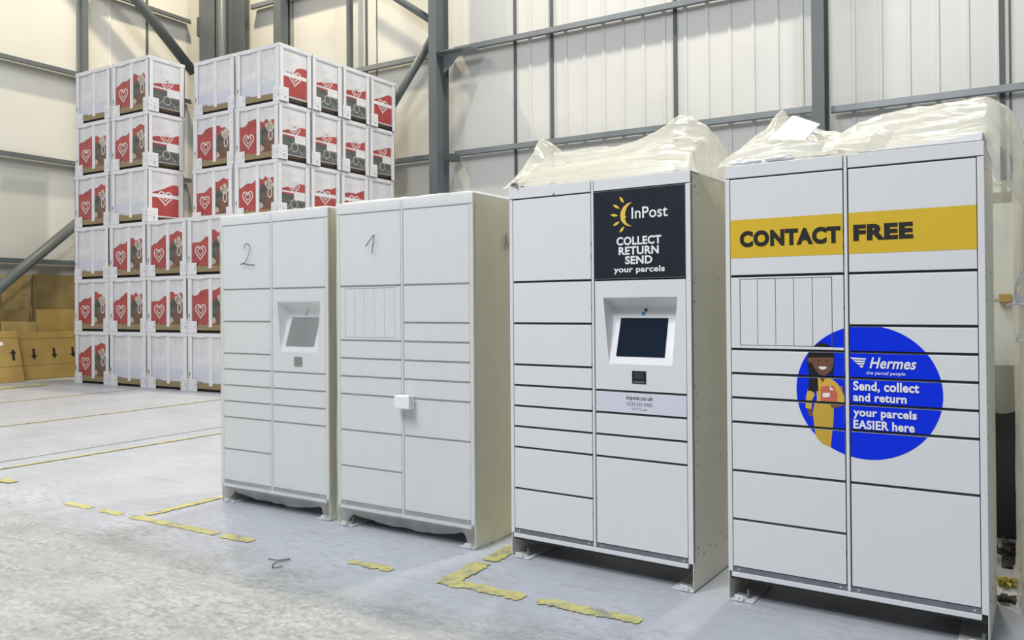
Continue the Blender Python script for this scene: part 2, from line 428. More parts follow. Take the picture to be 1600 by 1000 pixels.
wjoint(-12.302, .05, .02); wjoint(-12.0, .02, .01); wjoint(-14.75, .04, .02); wjoint(-14.62, .025, .01)
wl = MB(); wl.box(XL-.15, XL, -9, YB+.15, -.2, HT, 'wall')
WL = struct('wall_left', wl)
struct('panel_joint', MB().box(XL, XL+.02, 11.23, 11.27, 0, HT, 'card_white'), WL)
struct('panel_joint', MB().box(XL, XL+.03, 12.18, 12.23, 0, HT, 'joint'), WL)

# wall rails: cold rolled Z sections, standing just off the sheets
def rail_x(z, x0, x1, label, yf=13.84, h=.10):
    m = MB(); m.box(x0, x1, yf, yf+.004+.03, z, z+h, 'rail'); m.box(x0, x1, yf+.03, YB-.035, z+h-.02, z+h, 'rail'); m.box(x0, x1, yf+.005, yf+.06, z-.012, z, 'steel')
    return tag(obj('wall_rail', m), label, 'rail', 'horizontal rails on the hall walls')
rail_x(6.70, -12.6, -9.98, 'grey steel rail high on the wall between the crate stack and the tall column')
rail_x(6.71, -9.75, -2.62, 'grey steel rail above the wrapped lockers, higher of two beside the tall column')
rail_x(4.55, -12.6, -9.98, 'dark steel rail low between the crate stack and the tall grey column')
rail_x(4.55, -9.75, -2.62, 'grey steel rail crossing the wall just above the sun poster locker')
rail_x(4.50, -2.36, 6.0, 'grey steel rail crossing the wall behind the contact free locker')
rail_x(8.80, -15.85, -12.66, 'dark steel rail above the crate stack beside the corner column')
def rail_y(z, y0, y1, label):
    m = MB(); m.box(-17.43, -17.40, y0, y1, z, z+.085, 'steel'); m.box(-17.565, -17.43, y0, y1, z+.065, z+.085, 'steel'); m.box(-17.43, -17.36, y0, y1, z-.012, z, 'steel')
    return tag(obj('wall_rail', m), label, 'rail', 'horizontal rails on the hall walls')
rail_y(8.57, 10.8, 13.3, 'dark steel rail sloping into the corner column above the crates')
rail_y(6.56, 1.0, 13.3, 'dark steel rail meeting the stack at its top layer on the cream wall')
rail_y(4.58, 1.0, 13.3, 'dark steel rail on the cream wall halfway up the crate stack')
rail_y(2.40, 1.0, 13.3, 'dark steel rail on the cream wall just above the flat cardboard')

def i_column(x0, x1, y0, y1, label, tf=.02, kk='steel'):
    m = MB(); m.box(x0, x1, y0, y0+tf, 0, HT, kk); m.box(x0, x1, y1-tf, y1, 0, HT, kk)
    cx = (x0+x1)/2; m.box(cx-.008, cx+.008, y0+tf, y1-tf, 0, HT, kk)
    return tag(obj('steel_column', m, bevel=.004), label, 'column', 'steel columns of the hall')
col_a = i_column(-9.985, -9.79, 13.28, 13.72, 'tall grey steel column with two tube braces beside the crate stack')
col_b = i_column(-2.56, -2.37, 13.35, 13.75, 'grey steel column rising behind the contact free locker')
# end plate and bracket on the tall column
pl = MB(); pl.box(-9.86, -9.05, 13.40, 13.83, 6.60, 6.625, 'rail'); pl.hexa([(-9.78, 13.5, 6.59), (-9.30, 13.5, 6.59), (-9.72, 13.5, 6.2), (-9.78, 13.5, 6.2)], [(-9.78, 13.52, 6.59), (-9.30, 13.52, 6.59), (-9.72, 13.52, 6.2), (-9.78, 13.52, 6.2)], 'steel')
obj('gusset_plate', pl, col_a, fix=True)
obj('rail_cleat', MB().box(-9.79, -9.62, 13.60, 13.86, 4.42, 4.55, 'joint'), col_a)
cc = MB(); cc.box(-16.98, -16.42, 13.22, 13.24, 0, HT, 'steel'); cc.box(-16.98, -16.42, 13.62, 13.64, 0, HT, 'steel'); cc.box(-16.72, -16.70, 13.24, 13.62, 0, HT, 'steel')
cc.box(-16.34, -16.32, 13.20, 13.75, 0, HT, 'steel'); cc.box(-16.30, -15.88, 13.66, 13.68, 0, HT, 'steel')
cco = tag(obj('steel_column', cc), 'broad grey corner column rising behind the crate stack', 'column', 'steel columns of the hall')
obj('downpipe', MB().tube([(-16.24, 13.30, 0), (-16.24, 13.30, HT)], .105, 'steel', 14), cco, smooth=True)
obj('rail_cleat', MB().box(-17.05, -16.95, 13.2, 13.3, 8.15, 8.62, 'joint'), cco)
def post(x0, x1, y0, y1, label): return tag(obj('wall_post', MB().box(x0, x1, y0, y1, 0, HT, 'steel'), bevel=.006), label, 'post', 'slim posts against the hall walls')
post(-14.885, -14.64, 13.68, 13.92, 'dark steel post rising directly behind the stack corner nearest the lockers')
post(-12.64, -12.54, 13.76, 13.88, 'slim dark post where the high rail starts beside the crate stack')
post(-17.50, -17.38, 10.48, 10.62, 'grey post on the cream wall above the first crate column')
def brace(a, b, r, label): return tag(obj('brace_tube', MB().tube([a, b], r, 'steel', 16), smooth=True), label, 'brace', 'tubular braces of the frame')
brace((-9.99, 13.52, 7.27), (-12.3, 13.52, 8.89), .075, 'grey tube brace running up from the tall column')
brace((-9.99, 13.52, 7.05), (-12.0, 13.52, 4.68), .085, 'grey tube brace running down from the tall column behind the crates')
brace((-17.0, 10.2, 9.65), (-17.0, 13.06, 7.22), .12, 'thick grey tube brace on the cream wall behind the top crates')
brace((-17.0, 6.5, .05), (-17.0, 10.9, 3.97), .105, 'thick grey tube brace slanting up above the flat cardboard')

# ------------------------------------------------------------------ parcel lockers
W, H, D = 1.0925, 2.10, .62
Z = [.166+.117*k for k in range(17)]
LOCK = [(-4.9735, 4.055, -.0196), (-3.7649, 3.9983, -.0187), (-2.4237, 3.9816, -.0562), (-1.1595, 3.9249, -.0377)]

def part(name, mb, root, bevel=.0018, **kw): return obj(name, mb, root, bevel=bevel, **kw)

def make_locker(model, root):
    """carcass, posts, cap, base, feet and doors; returns doors {name: (obj, rect)}"""
    d0 = .531 if model == 'A' else .5425; d1 = d0+.0165
    c = MB()
    if model == 'A': c.box(.006, W-.006, .022, D, .10, 1.095, 'gap'); c.box(.006, .56, .022, D, 1.095, 1.50, 'gap'); c.box(.56, W-.006, .13, D, 1.095, 1.50, 'gap'); c.box(.006, W-.006, .022, D, 1.50, H-.004, 'gap')
    else: c.box(.006, W-.006, .022, D, .10, H-.004, 'gap')
    part('inner_carcass', c, root, 0)
    for s, x0, x1 in ((0, 0, .004), (1, W-.004, W)):
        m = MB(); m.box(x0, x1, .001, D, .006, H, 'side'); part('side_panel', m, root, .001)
        m = MB()
        if s == 0: m.box(0, .0215, -.001, .03, .142, 2.036, 'white')
        else: m.box(1.0665, W, -.001, .03, .142, 2.036, 'white')
        part('corner_post', m, root)
        m = MB()
        if s == 0: m.box(.004, .118, 0, D, .002, .007, 'white')
        else: m.box(W-.118, W-.004, 0, D, .002, .007, 'white')
        ft = part('foot_plate', m, root, .001)
        bx = .030 if s == 0 else W-.072
        m = MB(); m.box(bx, bx+.042, -.006, -.002, .004, .034, 'white'); m.box(bx, bx+.042, -.006, .03, .007, .010, 'white'); bk = part('fixing_tab', m, root, .001)
        part('bolt', MB().disc((bx+.021, -.007, .019), .0035, 'lett_grey'), bk, 0)
        part('levelling_bolt', MB().tube([(bx+.05, .05, .006), (bx+.05, .05, .05)], .008, 'galv', 8), ft, 0)
    m = MB(); m.box(0, d0-.003, -.0025, .03, 2.040, H, 'white'); m.box(d1+.003, W, -.0025, .03, 2.040, H, 'white'); m.box(0, W, .03, D, H-.012, H+.0005, 'white')
    part('top_cap', m, root)
    part('divider_post', MB().box(d0+.0015, d1-.0015, -.0015, .03, .142, H-.0005, 'white'), root)
    part('sill_strip', MB().box(.022, d0+.001, .004, .03, .1405, .1645, 'galv').box(d1-.001, 1.066, .004, .03, .1405, .1645, 'galv'), root, .001)
    for x in (.05, d0-.03, d1+.03, 1.04): part('rivet', MB().disc((x, .003, .153), .0035, 'card_white'), root, 0)
    part('base_beam', MB().box(.0165, 1.066, -.003, D-.02, .118, .140, 'white'), root)
    L = [(16,12),(12,10),(10,8),(8,7),(7,6),(6,5),(5,4),(4,2),(2,0)] if model == 'A' else [(16,12),(12,9),(9,8),(8,7),(7,6),(6,4),(4,2),(2,0)]
    R = [(16,12),(12,7),(7,6),(6,5),(5,4),(4,0)] if model == 'A' else [(16,12),(12,10),(10,9),(9,8),(8,7),(7,6),(6,4),(4,0)]
    doors = {}
    for side, lst, x0, x1 in (('L', L, .0245, d0-.0035), ('R', R, d1+.0045, 1.0635)):
        for a, b in lst:
            z0, z1 = Z[b]+.0015, Z[a]-(.0105 if a < 16 else .006)
            if b == 0: z0 = Z[0]+.003
            key = side+'%d_%d' % (a, b)
            if model == 'A' and key == 'R12_7': doors[key] = (None, (x0, x1, z0, z1)); continue
            if model == 'B' and key == 'L12_9': doors[key] = (None, (x0, x1, z0, z1)); continue
            o = part('door', MB().box(x0, x1, 0, .018, z0, z1, 'poster' if key == 'R16_12' and model == 'A' and root.get('poster') else 'white'), root, .0022)
            # galvanised lip in the slot above each door
            part('door_lip', MB().box(x0, x1, .012, .0215, z1+.0008, z1+.0045, 'galv'), o, 0)
            doors[key] = (o, (x0, x1, z0, z1))
    for zz in (.30, .62, .87, 1.10, 1.40, 1.68, 1.75):
        part('hinge', MB().box(d0-.0032, d0+.0012, .001, .02, zz, zz+.022, 'black'), root, 0)
    return doors, d0, d1

def console(root, rect, dusty):
    x0, x1, z0, z1 = rect
    TL, TR, BR, BL = (.601, 1.471), (1.019, 1.471), (.988, 1.123), (.632, 1.123)
    d = .105; bl, br, bz = .612, 1.010, 1.419
    m = MB(); o = [(x0, z0), (x1, z0), (x1, z1), (x0, z1)]; n = [BL, BR, TR, TL]
    V = [(p[0], 0, p[1]) for p in o+n] + [(x0, .02, z0), (x1, .02, z0), (x1, .02, z1), (x0, .02, z1)]
    m.add(V, [(0,1,5,4), (1,2,6,5), (2,3,7,6), (3,0,4,7), (0,8,9,1), (1,9,10,2), (2,10,11,3), (3,11,8,0)], 'white')
    b = [(bl, d, bz), (br, d, bz)]
    m.add([(*BL[:1], 0, BL[1]), (TL[0], 0, TL[1]), b[0]], [(0, 1, 2)], 'white')
    m.add([(BR[0], 0, BR[1]), b[1], (TR[0], 0, TR[1])], [(0, 1, 2)], 'white')
    m.add([(TL[0], 0, TL[1]), (TR[0], 0, TR[1]), b[1], b[0]], [(0, 1, 2, 3)], 'white')
    cp = part('console_panel', m, root, 0)
    def onp(u, z, off=0):
        t = (z-1.123)/(1.419-1.123); return (u, d*t-off, z+off*.35)
    m = MB(); m.add([(BL[0], 0, BL[1]), (BR[0], 0, BR[1]), b[1], b[0]], [(0, 1, 2, 3)], 'bezel')
    bz_o = part('screen_bezel', m, cp, 0)
    q = [(.668, 1.162), (.9425, 1.162), (.9345, 1.361), (.664, 1.361)]
    m = MB(); m.hexa([onp(*p, .003) for p in q], [onp(*p, 0) for p in q], 'dusty_screen' if dusty else 'screen')
    part('screen', m, cp, 0, fix=True)
    part('camera_lens', MB().disc(onp(.803, 1.402, .006), .008, 'black'), cp, 0)
    m = MB(); m.add([onp(.782, 1.376, .003), (onp(.800, 1.376, .003)), onp(.800, 1.392, .003), onp(.782, 1.392, .003)], [(0, 1, 2, 3)], 'lett_grey' if dusty else 'sky_sticker')
    part('sticker', m, cp, 0)
    m = MB(); m.box(.766, .845, -.002, .0, 1.024, 1.090, 'black'); m.box(.774, .837, -.0035, -.002, 1.030, 1.036, 'lett_grey'); m.box(.779, .832, -.003, -.002, 1.05, 1.082, 'dark_scrap')
    part('scanner_window', m, cp, 0)

def slim_doors(root, rect):
    x0, x1, z0, z1 = rect; zt, zb = 1.552, 1.233
    m = MB()
    m.box(x0, x1, 0, .018, zt, z1, 'white'); m.box(x0, x1, 0, .018, z0, zb, 'white')
    m.box(x0, .0665, 0, .018, zb, zt, 'white'); m.box(.4905, x1, 0, .018, zb, zt, 'white')
    o = part('slim_door_frame', m, root, .0015)
    xs = [.0685, .1515, .2360, .3195, .4035, .4885]; out = []
    for a, b in zip(xs, xs[1:]):
        out.append((part('slim_door', MB().box(a+.0012, b-.0012, .001, .018, zb+.003, zt-.003, 'white'), root, .0012), (a+.0012, b-.0012, zb+.003, zt-.003)))
    return o, out, (x0, x1, z0, z1)

def add_screws(root, pts):
    me = MB().disc((0, 0, 0), .0052, 'lett_grey', 'x', 8, .001).mesh('screw')
    for v, z in pts: place('screw', me, root, (W+.0015, v, z))
SCREWS = [(.04,1.539),(.045,1.446),(.046,1.224),(.045,1.02),(.067,.979),(.067,.861),(.067,.744),(.067,.626),(.39,.978),(.388,.863),(.39,.746),(.39,.63),(.385,.21),(.458,.171),(.221,.187),(.301,.168),(.063,.212),(.058,.184),(.138,.164),(.058,2.026),(.096,1.995),(.057,1.566),(.383,1.563)]

def locker_root(i, label):
    x, y, t = LOCK[i]
    return thing('parcel_locker', (x, y, 0), t, label, 'parcel locker', 'parcel lockers standing in a row')

# --- locker 1 and 2, still in their shrink film
r1 = locker_root(0, 'film-wrapped white parcel locker with a screen, marked 2 by hand')
dA, *_ = make_locker('A', r1); console(r1, dA['R12_7'][1], True)
r2 = locker_root(1, 'film-wrapped white parcel locker without screen, marked 1 by hand')
dB, *_ = make_locker('B', r2); slim_doors(r2, dB['L12_9'][1]); add_screws(r2, SCREWS[-6:-3])

# --- locker 3: sun logo poster and screen
r3 = locker_root(2, 'unwrapped white parcel locker with dark screen and navy collect return send poster')
r3['poster'] = 1
d3, a0, a1 = make_locker('A', r3); console(r3, d3['R12_7'][1], False); add_screws(r3, SCREWS)
del r3['poster']
po, rc = d3['R16_12']
obj('poster_frame', MB().box(rc[0]-.002, rc[1]+.0005, -.001, .012, rc[3], rc[3]+.003, 'galv').box(rc[1], rc[1]+.0025, -.001, .012, rc[2], rc[3], 'galv').box(rc[0], rc[1], -.001, .012, rc[2]-.004, rc[2]-.0005, 'galv'), po)
m = MB(); Y1 = -.0022
outer = [(.775,1.965),(.7497,1.9609),(.7251,1.9447),(.7093,1.9208),(.7057,1.8959),(.7122,1.8703),(.7287,1.8522),(.7508,1.8418),(.7728,1.8405)]
inner = [(.7508,1.8498),(.7377,1.8657),(.7323,1.884),(.7423,1.8874),(.7336,1.898),(.736,1.9189),(.7473,1.9431),(.7629,1.9569)]
# crescent as strips between outer and inner rims
def resample(P, n):
    ds = [0]
    for a, b in zip(P, P[1:]): ds.append(ds[-1]+math.hypot(b[0]-a[0], b[1]-a[1]))
    out = []
    for i in range(n):
        t = ds[-1]*i/(n-1); j = max(0, min(len(P)-2, next((k for k in range(len(ds)-1) if ds[k+1] >= t), len(P)-2)))
        u = (t-ds[j])/(ds[j+1]-ds[j]); out.append((P[j][0]+(P[j+1][0]-P[j][0])*u, P[j][1]+(P[j+1][1]-P[j][1])*u))
    return out
A_ = resample(outer, 30); B_ = resample([outer[0]]+inner[::-1]+[outer[-1]], 30)
m.add([(p[0], Y1, p[1]) for p in A_+B_], [(i, i+1, 31+i, 30+i) for i in range(29)], 'sun_yellow')
for p, q in [((.7022,1.9988),(.7275,1.9646)),((.6636,1.9595),(.7028,1.9363)),((.6484,1.9069),(.6935,1.8997)),((.6637,1.8482),(.7021,1.8679)),((.7016,1.8106),(.7286,1.8412))]:
    n = 9; pts = [(p[0]+(q[0]-p[0])*i/(n-1), p[1]+(q[1]-p[1])*i/(n-1)) for i in range(n)]
    m.ribbon(pts, [.0005+.0135*math.sin(PI*i/(n-1)) for i in range(n)], 'sun_yellow', lambda a, b: (a, Y1, b))
obj('sun_emblem', m, po)
def letter(parent, lines, k, y=-.0022):
    for l in lines:
        mb = MB(); text(mb, *l[:5], y, l[5] if len(l) > 5 and l[5] else k, *(l[6:])); obj('lettering', mb, parent)
letter(po, [('InPost', .771, .972, 1.878, 1.937, None, .012),
            ('COLLECT', .683, .936, 1.7425, 1.787, None, .036), ('RETURN', .695, .922, 1.692, 1.735, None, .036),
            ('SEND', .732, .886, 1.643, 1.686, None, .036), ('your parcels', .666, .954, 1.592, 1.632, None, .028)], 'lett_white')
lo, rc = d3['R7_6']
obj('web_label', MB().box(rc[0]+.001, rc[1]-.001, -.0008, 0, rc[2]+.001, rc[3]-.001, 'label'), lo)
letter(lo, [('inpost.co.uk', .732, .883, .933, .962, None, .014), ('0330 335 0950', .735, .878, .9085, .927, 'lett_grey', .004), ('CCTV in use', .763, .850, .887, .899, 'lett_grey', .004)], 'lett_dark', -.0016)
m = MB().disc((.30, -.006, 2.044), .006, 'galv'); part('loose_screw', m, r3, 0)

# --- locker 4: amber band and round blue sticker
r4 = locker_root(3, 'unwrapped white parcel locker with amber contact free band and round blue sticker')
d4, b0, b1 = make_locker('B', r4); fr4, slim4, rc4 = slim_doors(r4, d4['L12_9'][1]); add_screws(r4, SCREWS)
for key, a, b in (('L16_12', None, None), ('R16_12', None, None)):
    o, rc = d4[key]
    q = clip([(0, 1.653), (1.08, 1.653), (1.08, 1.8365), (0, 1.8365)], *rc)
    st = obj('amber_band', MB().front(q, -.001, 'band'), o)
    letter(o, [('CONTACT', .070, .529, 1.7035, 1.7815, None, .058)] if key[0] == 'L' else [('FREE', .583, .825, 1.7095, 1.7815, None, .058)], 'lett_black')
ring = [(.631+.302*math.cos(t*PI/48), 1.036+.297*math.sin(t*PI/48)) for t in range(96)]
G = {
'hair':[(.415,1.2395),(.432,1.2524),(.4588,1.2515),(.482,1.2381),(.4949,1.2119),(.4979,1.1773),(.4939,1.1078),(.4238,1.1049),(.4265,1.0314),(.4028,1.0267),(.381,1.0291),(.3865,1.1034),(.377,1.1737),(.3841,1.2057),(.3979,1.2271)],
'legs':[(.4077,.9707),(.494,.9759),(.4906,.8994),(.4775,.7789),(.441,.7945),(.413,.8236),(.4005,.9281)],
'torso':[(.4183,1.0921),(.4338,1.0927),(.445,1.0722),(.4586,1.0938),(.4786,1.0946),(.5068,1.0737),(.5262,1.0469),(.5383,1.013),(.5379,.982),(.494,.9759),(.4077,.9693),(.42,.9925),(.4179,1.0485)],
'neck':[(.432,1.1137),(.4628,1.1149),(.4639,1.094),(.445,1.0708),(.4305,1.0926)],
'face':[(.401,1.1885),(.4947,1.1911),(.4931,1.1563),(.4842,1.1282),(.4641,1.1101),(.4473,1.1045),(.4273,1.1121),(.4073,1.1394),(.4007,1.1603)],
'ear':[(.3783,1.1737),(.3839,1.1838),(.3941,1.1855),(.4023,1.1815),(.4021,1.1618),(.3939,1.1601),(.3837,1.1633)],
'fringe':[(.3839,1.1845),(.3882,1.2093),(.4949,1.2119),(.498,1.1877)],
'eye1':[(.4251,1.1702),(.4292,1.1753),(.4332,1.1705),(.4291,1.1654)],'eye2':[(.462,1.1714),(.4661,1.1764),(.47,1.1716),(.466,1.1666)],
'mouth':[(.4276,1.1436),(.4644,1.1449),(.461,1.1357),(.4476,1.1297),(.4342,1.1334)],
'arm':[(.3847,1.054),(.4062,1.0255),(.4108,1.0131),(.3991,.9913),(.3953,.9489),(.3694,.9508),(.3719,1.0039)],
'hand':[(.3762,.9512),(.3986,.9491),(.4017,.9176),(.3915,.912),(.3801,.9267)],
'parcel':[(.4381,1.053),(.4967,1.0593),(.5309,1.0575),(.5322,.9989),(.5092,.9893),(.4362,.9878)],
'plabel':[(.4466,1.0241),(.4766,1.027),(.4751,1.0075),(.445,1.0044)],'pcorner':[(.4769,1.0563),(.4946,1.0398),(.4767,1.0389)],
'sleeve':[(.487,1.0797),(.5165,1.0568),(.537,1.0199),(.5379,.982),(.5079,.9892),(.5108,1.0185)],
'hand2':[(.4794,.975),(.532,.9782),(.5287,.9676),(.4958,.9587),(.4813,.9626)],
'lock':[(.3865,1.1034),(.4238,1.1049),(.4265,1.0314),(.4150,1.034),(.4028,1.0267),(.392,1.033),(.381,1.0291)],
'w1':[(.5646,1.1896),(.6312,1.1881),(.6292,1.1813),(.5736,1.181)],'w2':[(.5768,1.177),(.6279,1.1772),(.6253,1.1696),(.5864,1.1697)],
'w3':[(.5895,1.1657),(.6246,1.1662),(.622,1.1586),(.5978,1.1591)],'w4':[(.601,1.1551),(.6207,1.1551),(.6155,1.1454),(.6104,1.1452)]}
LAY = [('ring', 'blue'), ('hair', 'hair'), ('legs', 'yellow_print_deep'), ('neck', 'skin_dark'), ('torso', 'yellow_print'), ('ear', 'skin'), ('face', 'skin'), ('fringe', 'hair'), ('eye1', 'hair'), ('eye2', 'hair'), ('mouth', 'lett_white'),
       ('hand', 'skin'), ('arm', 'yellow_print'), ('parcel', 'coral'), ('plabel', 'lett_white'), ('pcorner', 'lett_white'), ('sleeve', 'yellow_print'), ('hand2', 'skin'), ('lock', 'hair'),
       ('w1', 'lett_white'), ('w2', 'lett_white'), ('w3', 'lett_white'), ('w4', 'lett_white')]
G['ring'] = ring; G['neck2'] = G['neck']
faces4 = [(o, rc) for o, rc in d4.values() if o]
faces4 += [(o, rc) for o, rc in slim4]
faces4 += [(fr4, (rc4[0], rc4[1], 1.552, rc4[3])), (fr4, (.4905, rc4[1], 1.233, 1.552)), (fr4, (rc4[0], rc4[1], rc4[2], 1.2325))]
for o, rc in faces4:
    m = MB(); y = -.0008; hit = False
    for nme, k in LAY:
        if o is fr4 and rc[3] < 1.24 : continue
        q = clip(list(G[nme]), *rc)
        if len(q) > 2: m.front(q, y, k); hit = True
        y -= .00012
    if hit: obj('sticker', m, o)
letter(d4['R9_8'][0], [('Hermes', .645, .833, 1.1435, 1.1925, None, .022, .28), ('the parcel people', .632, .789, 1.112, 1.132, None, .004, .15)], 'lett_white', -.0046)
letter(d4['R8_7'][0], [('Send, collect', .577, .842, 1.036, 1.086, None, .035), ('and return', .576, .793, .9955, 1.033, None, .035)], 'lett_white', -.0046)
letter(d4['R7_6'][0], [('your parcels', .576, .832, .918, .966, None, .035), ('EASIER here', .576, .823, .873, .9135, None, .035)], 'lett_white', -.0046)

# ------------------------------------------------------------------ shrink film covers
def lp(i, u, v, z):
    x, y, t = LOCK[i]; return Vector((x+u*math.cos(t)-v*math.sin(t), y+u*math.sin(t)+v*math.cos(t), z))
def cover(name, label, w, d, h, seed, loc, rz, side_mat='film_cover_side', sag=True, off=.014, rag=1.):
    root = thing(name, loc, rz, label, 'plastic cover', 'clear film covers over wrapped lockers')
    r = .03; path = []     # going round: front, right, back, left
    def seg(a, b, n): 
        for i in range(n): path.append((a[0]+(b[0]-a[0])*i/n, a[1]+(b[1]-a[1])*i/n))
    def arc(cx, cy, t0, n=5):
        for i in range(n): t = t0+PI/2*i/n; path.append((cx+r*math.cos(t), cy+r*math.sin(t)))
    x0, x1, y0, y1 = -off, w+off, -off, d+off
    seg((x0+r, y0), (x1-r, y0), 44); arc(x1-r, y0+r, -PI/2); seg((x1, y0+r), (x1, y1-r), 24); arc(x1-r, y1-r, 0)
    seg((x1-r, y1), (x0+r, y1), 12); arc(x0+r, y1-r, PI/2); seg((x0, y1-r), (x0, y0+r), 24); arc(x0+r, y0+r, PI)
    n = len(path); nzv = 46; vs = []
    def zbot(p):
        x, y = p
        if y < .02:
            t = x/w
            foot = min(1, max(0, .12-t)/.05)+min(1, max(0, t-.93)/.04)
            foot = min(1, foot)
            s = .098 - .062*math.sin(PI*min(1, max(0, (t-.08)/.86)))**.8*(.55+.55*t)
            return (1-foot)*max(.03, s)+foot*.008
        if y > d*.97 : return .03
        if x > w: return .008+.03*max(0, y/d-.35)+.01*abs(nz(y*20, seed))
        return .012
    top = h+off
    for j in range(nzv+1):
        for p in path:
            zb = zbot(p); t = j/nzv; z = zb+(top-.02-zb)*(t**1.25)
            x, y = p; cx, cy = w/2, d/2
            low = max(0, 1-(z-zb)/.22)
            wr = (.0035*nz(x*5+seed, y*5, z*2.2)+.003*nz(x*14, y*14, z*3.5+seed))*rag + low*(.026*nz(x*11+seed, y*11, z*10)+.012*nz(x*30, y*30, z*20+seed)+.004)+.007*abs(nz((x*1.1+z*.5)*2.4+y*2, seed, 3))
            nx = (x-cx)/(w/2); ny = (y-cy)/(d/2)
            if abs(nx) > abs(ny) and y > .03: x += math.copysign(wr+low*.004, nx)
            else:
                y += math.copysign(wr, ny) if ny > 0 else -wr
                if ny < 0 and z < .115 and .09 < x/w < .95: y += .05*(.115-z)/.1
            vs.append((x, y, z))
    ins = [(.004, -.008), (.012, -.002), (.028, .0)]
    for k, (a, b) in enumerate(ins):
        for p in path:
            x = min(max(p[0], x0+a*1.), x1-a*1.); y = min(max(p[1], y0+a), y1-a)
            vs.append((x+.002*nz(x*30, y*30, seed), y, top+b+.004*nz(x*16, y*16, seed+k)))
    rows = nzv+1+len(ins); fs = []
    front, rest = [], []
    for j in range(rows-1):
        for i in range(n):
            q = (j*n+i, j*n+(i+1) % n, (j+1)*n+(i+1) % n, (j+1)*n+i)
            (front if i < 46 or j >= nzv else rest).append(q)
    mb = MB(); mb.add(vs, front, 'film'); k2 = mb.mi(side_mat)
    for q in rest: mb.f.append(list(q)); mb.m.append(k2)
    mb.f.append([(rows-1)*n+i for i in range(n)]); mb.m.append(0)
    o = obj('film_sheet', mb, root, smooth=True)
    return root
c1 = cover('plastic_cover', 'milky clear film shrouding the locker with a covered screen, handwritten 2', W, D, H, 1.3, (LOCK[0][0], LOCK[0][1], 0), LOCK[0][2])
c2 = cover('plastic_cover', 'milky clear film shrouding the locker next to the sun poster, handwritten 1', W, D, H, 7.7, (LOCK[1][0], LOCK[1][1], 0), LOCK[1][2])
def smooth_path(P, n=6):
    out = []
    for i in range(len(P)-1):
        p0, p1, p2, p3 = P[max(0, i-1)], P[i], P[i+1], P[min(len(P)-1, i+2)]
        for k in range(n):
            t = k/n
            out.append(tuple(.5*((2*p1[a])+(-p0[a]+p2[a])*t+(2*p0[a]-5*p1[a]+4*p2[a]-p3[a])*t*t+(-p0[a]+3*p1[a]-3*p2[a]+p3[a])*t**3) for a in range(len(p1))))
    out.append(tuple(P[-1])); return out
yf = lambda a, b: (a, -.0225, b)
m = MB(); m.ribbon(smooth_path([(.281,1.850),(.283,1.874),(.301,1.889),(.326,1.888),(.343,1.868),(.338,1.834),(.315,1.79),(.287,1.755),(.243,1.744)]), .0055, 'ink', yf)
m.ribbon(smooth_path([(.243,1.746),(.275,1.750),(.33,1.740),(.39,1.735)]), .0065, 'ink', yf); obj('handwritten_number', m, c1)
m = MB(); m.ribbon([(.270,1.817),(.306,1.855),(.342,1.889)], .0055, 'ink', yf); m.ribbon([(.343,1.889),(.333,1.83),(.322,1.768)], .0055, 'ink', yf); obj('handwritten_number', m, c2)
xs = lambda a, b: (W+.024, a, b); m = MB()
m.ribbon([(.307,1.776),(.322,1.88)], .008, 'ink_pale', xs); m.ribbon([(.322,1.88),(.346,1.776)], .008, 'ink_pale', xs); m.ribbon([(.312,1.82),(.339,1.82)], .007, 'ink_pale', xs)
m.ribbon(smooth_path([(.40,1.875),(.38,1.882),(.362,1.85),(.358,1.81),(.368,1.78),(.392,1.775)]), .008, 'ink_pale', xs); obj('handwritten_letters', m, c2)
# folded foam protector stuck to the second cover
p = lp(1, .546, -.045, .805); m = MB(); m.box(0, .118, 0, .022, 0, .082, 'foam'); m.box(.095, .118, -.03, 0, 0.0, .082, 'foam'); m.box(0, .03, -.022, 0, .0, .082, 'foam'); m.box(0, .118, -.03, 0, .062, .082, 'foam'); m.box(0, .118, -.034, -.02, 0, .082, 'foam')
fo = tag(obj('foam_protector', m, bevel=.008), 'small white foam corner protector stuck to the film marked 1', 'foam protector'); fo.location = p; fo.rotation_euler = (0, 0, LOCK[1][2])

# ------------------------------------------------------------------ crumpled sheets on the lockers
def crumple(s, t, a=1., seed=0.):
    r = 1-abs(nz(s*2.2+seed, t*9, seed))*2
    q = 1-abs(nz(s*5+seed*2, t*16+s*2, seed+4))*2
    f = 1-abs(nz(s*3.1-t*2, t*30+s*3, seed+8))*2
    g = 1-abs(nz(s*.8+seed*3, t*8-s*1.1, seed+12))*2.4
    return a*(.012*r+.006*q+.006*f+.030*g+.003*nz(s*18, t*40, seed))-.012*a
def sheet(name, i, s0, fn, nx, ny, label, cat='plastic sheet', k='film_yellow', group='crumpled plastic sheets on the lockers'):
    x, y, t = LOCK[i]
    mb = MB(); mb.grid(nx, ny, fn, k); o = obj(name, mb, smooth=True); o.location = (x, y, 0); o.rotation_euler = (0, 0, t)
    return tag(o, label, cat, group)
TOP3 = [(-.06,2.115),(-.02,2.20),(.03,2.27),(.12,2.31),(.25,2.315),(.48,2.32),(.68,2.337),(.80,2.375),(.915,2.42),(.98,2.412),(1.05,2.37),(1.12,2.32),(1.3,2.25)]
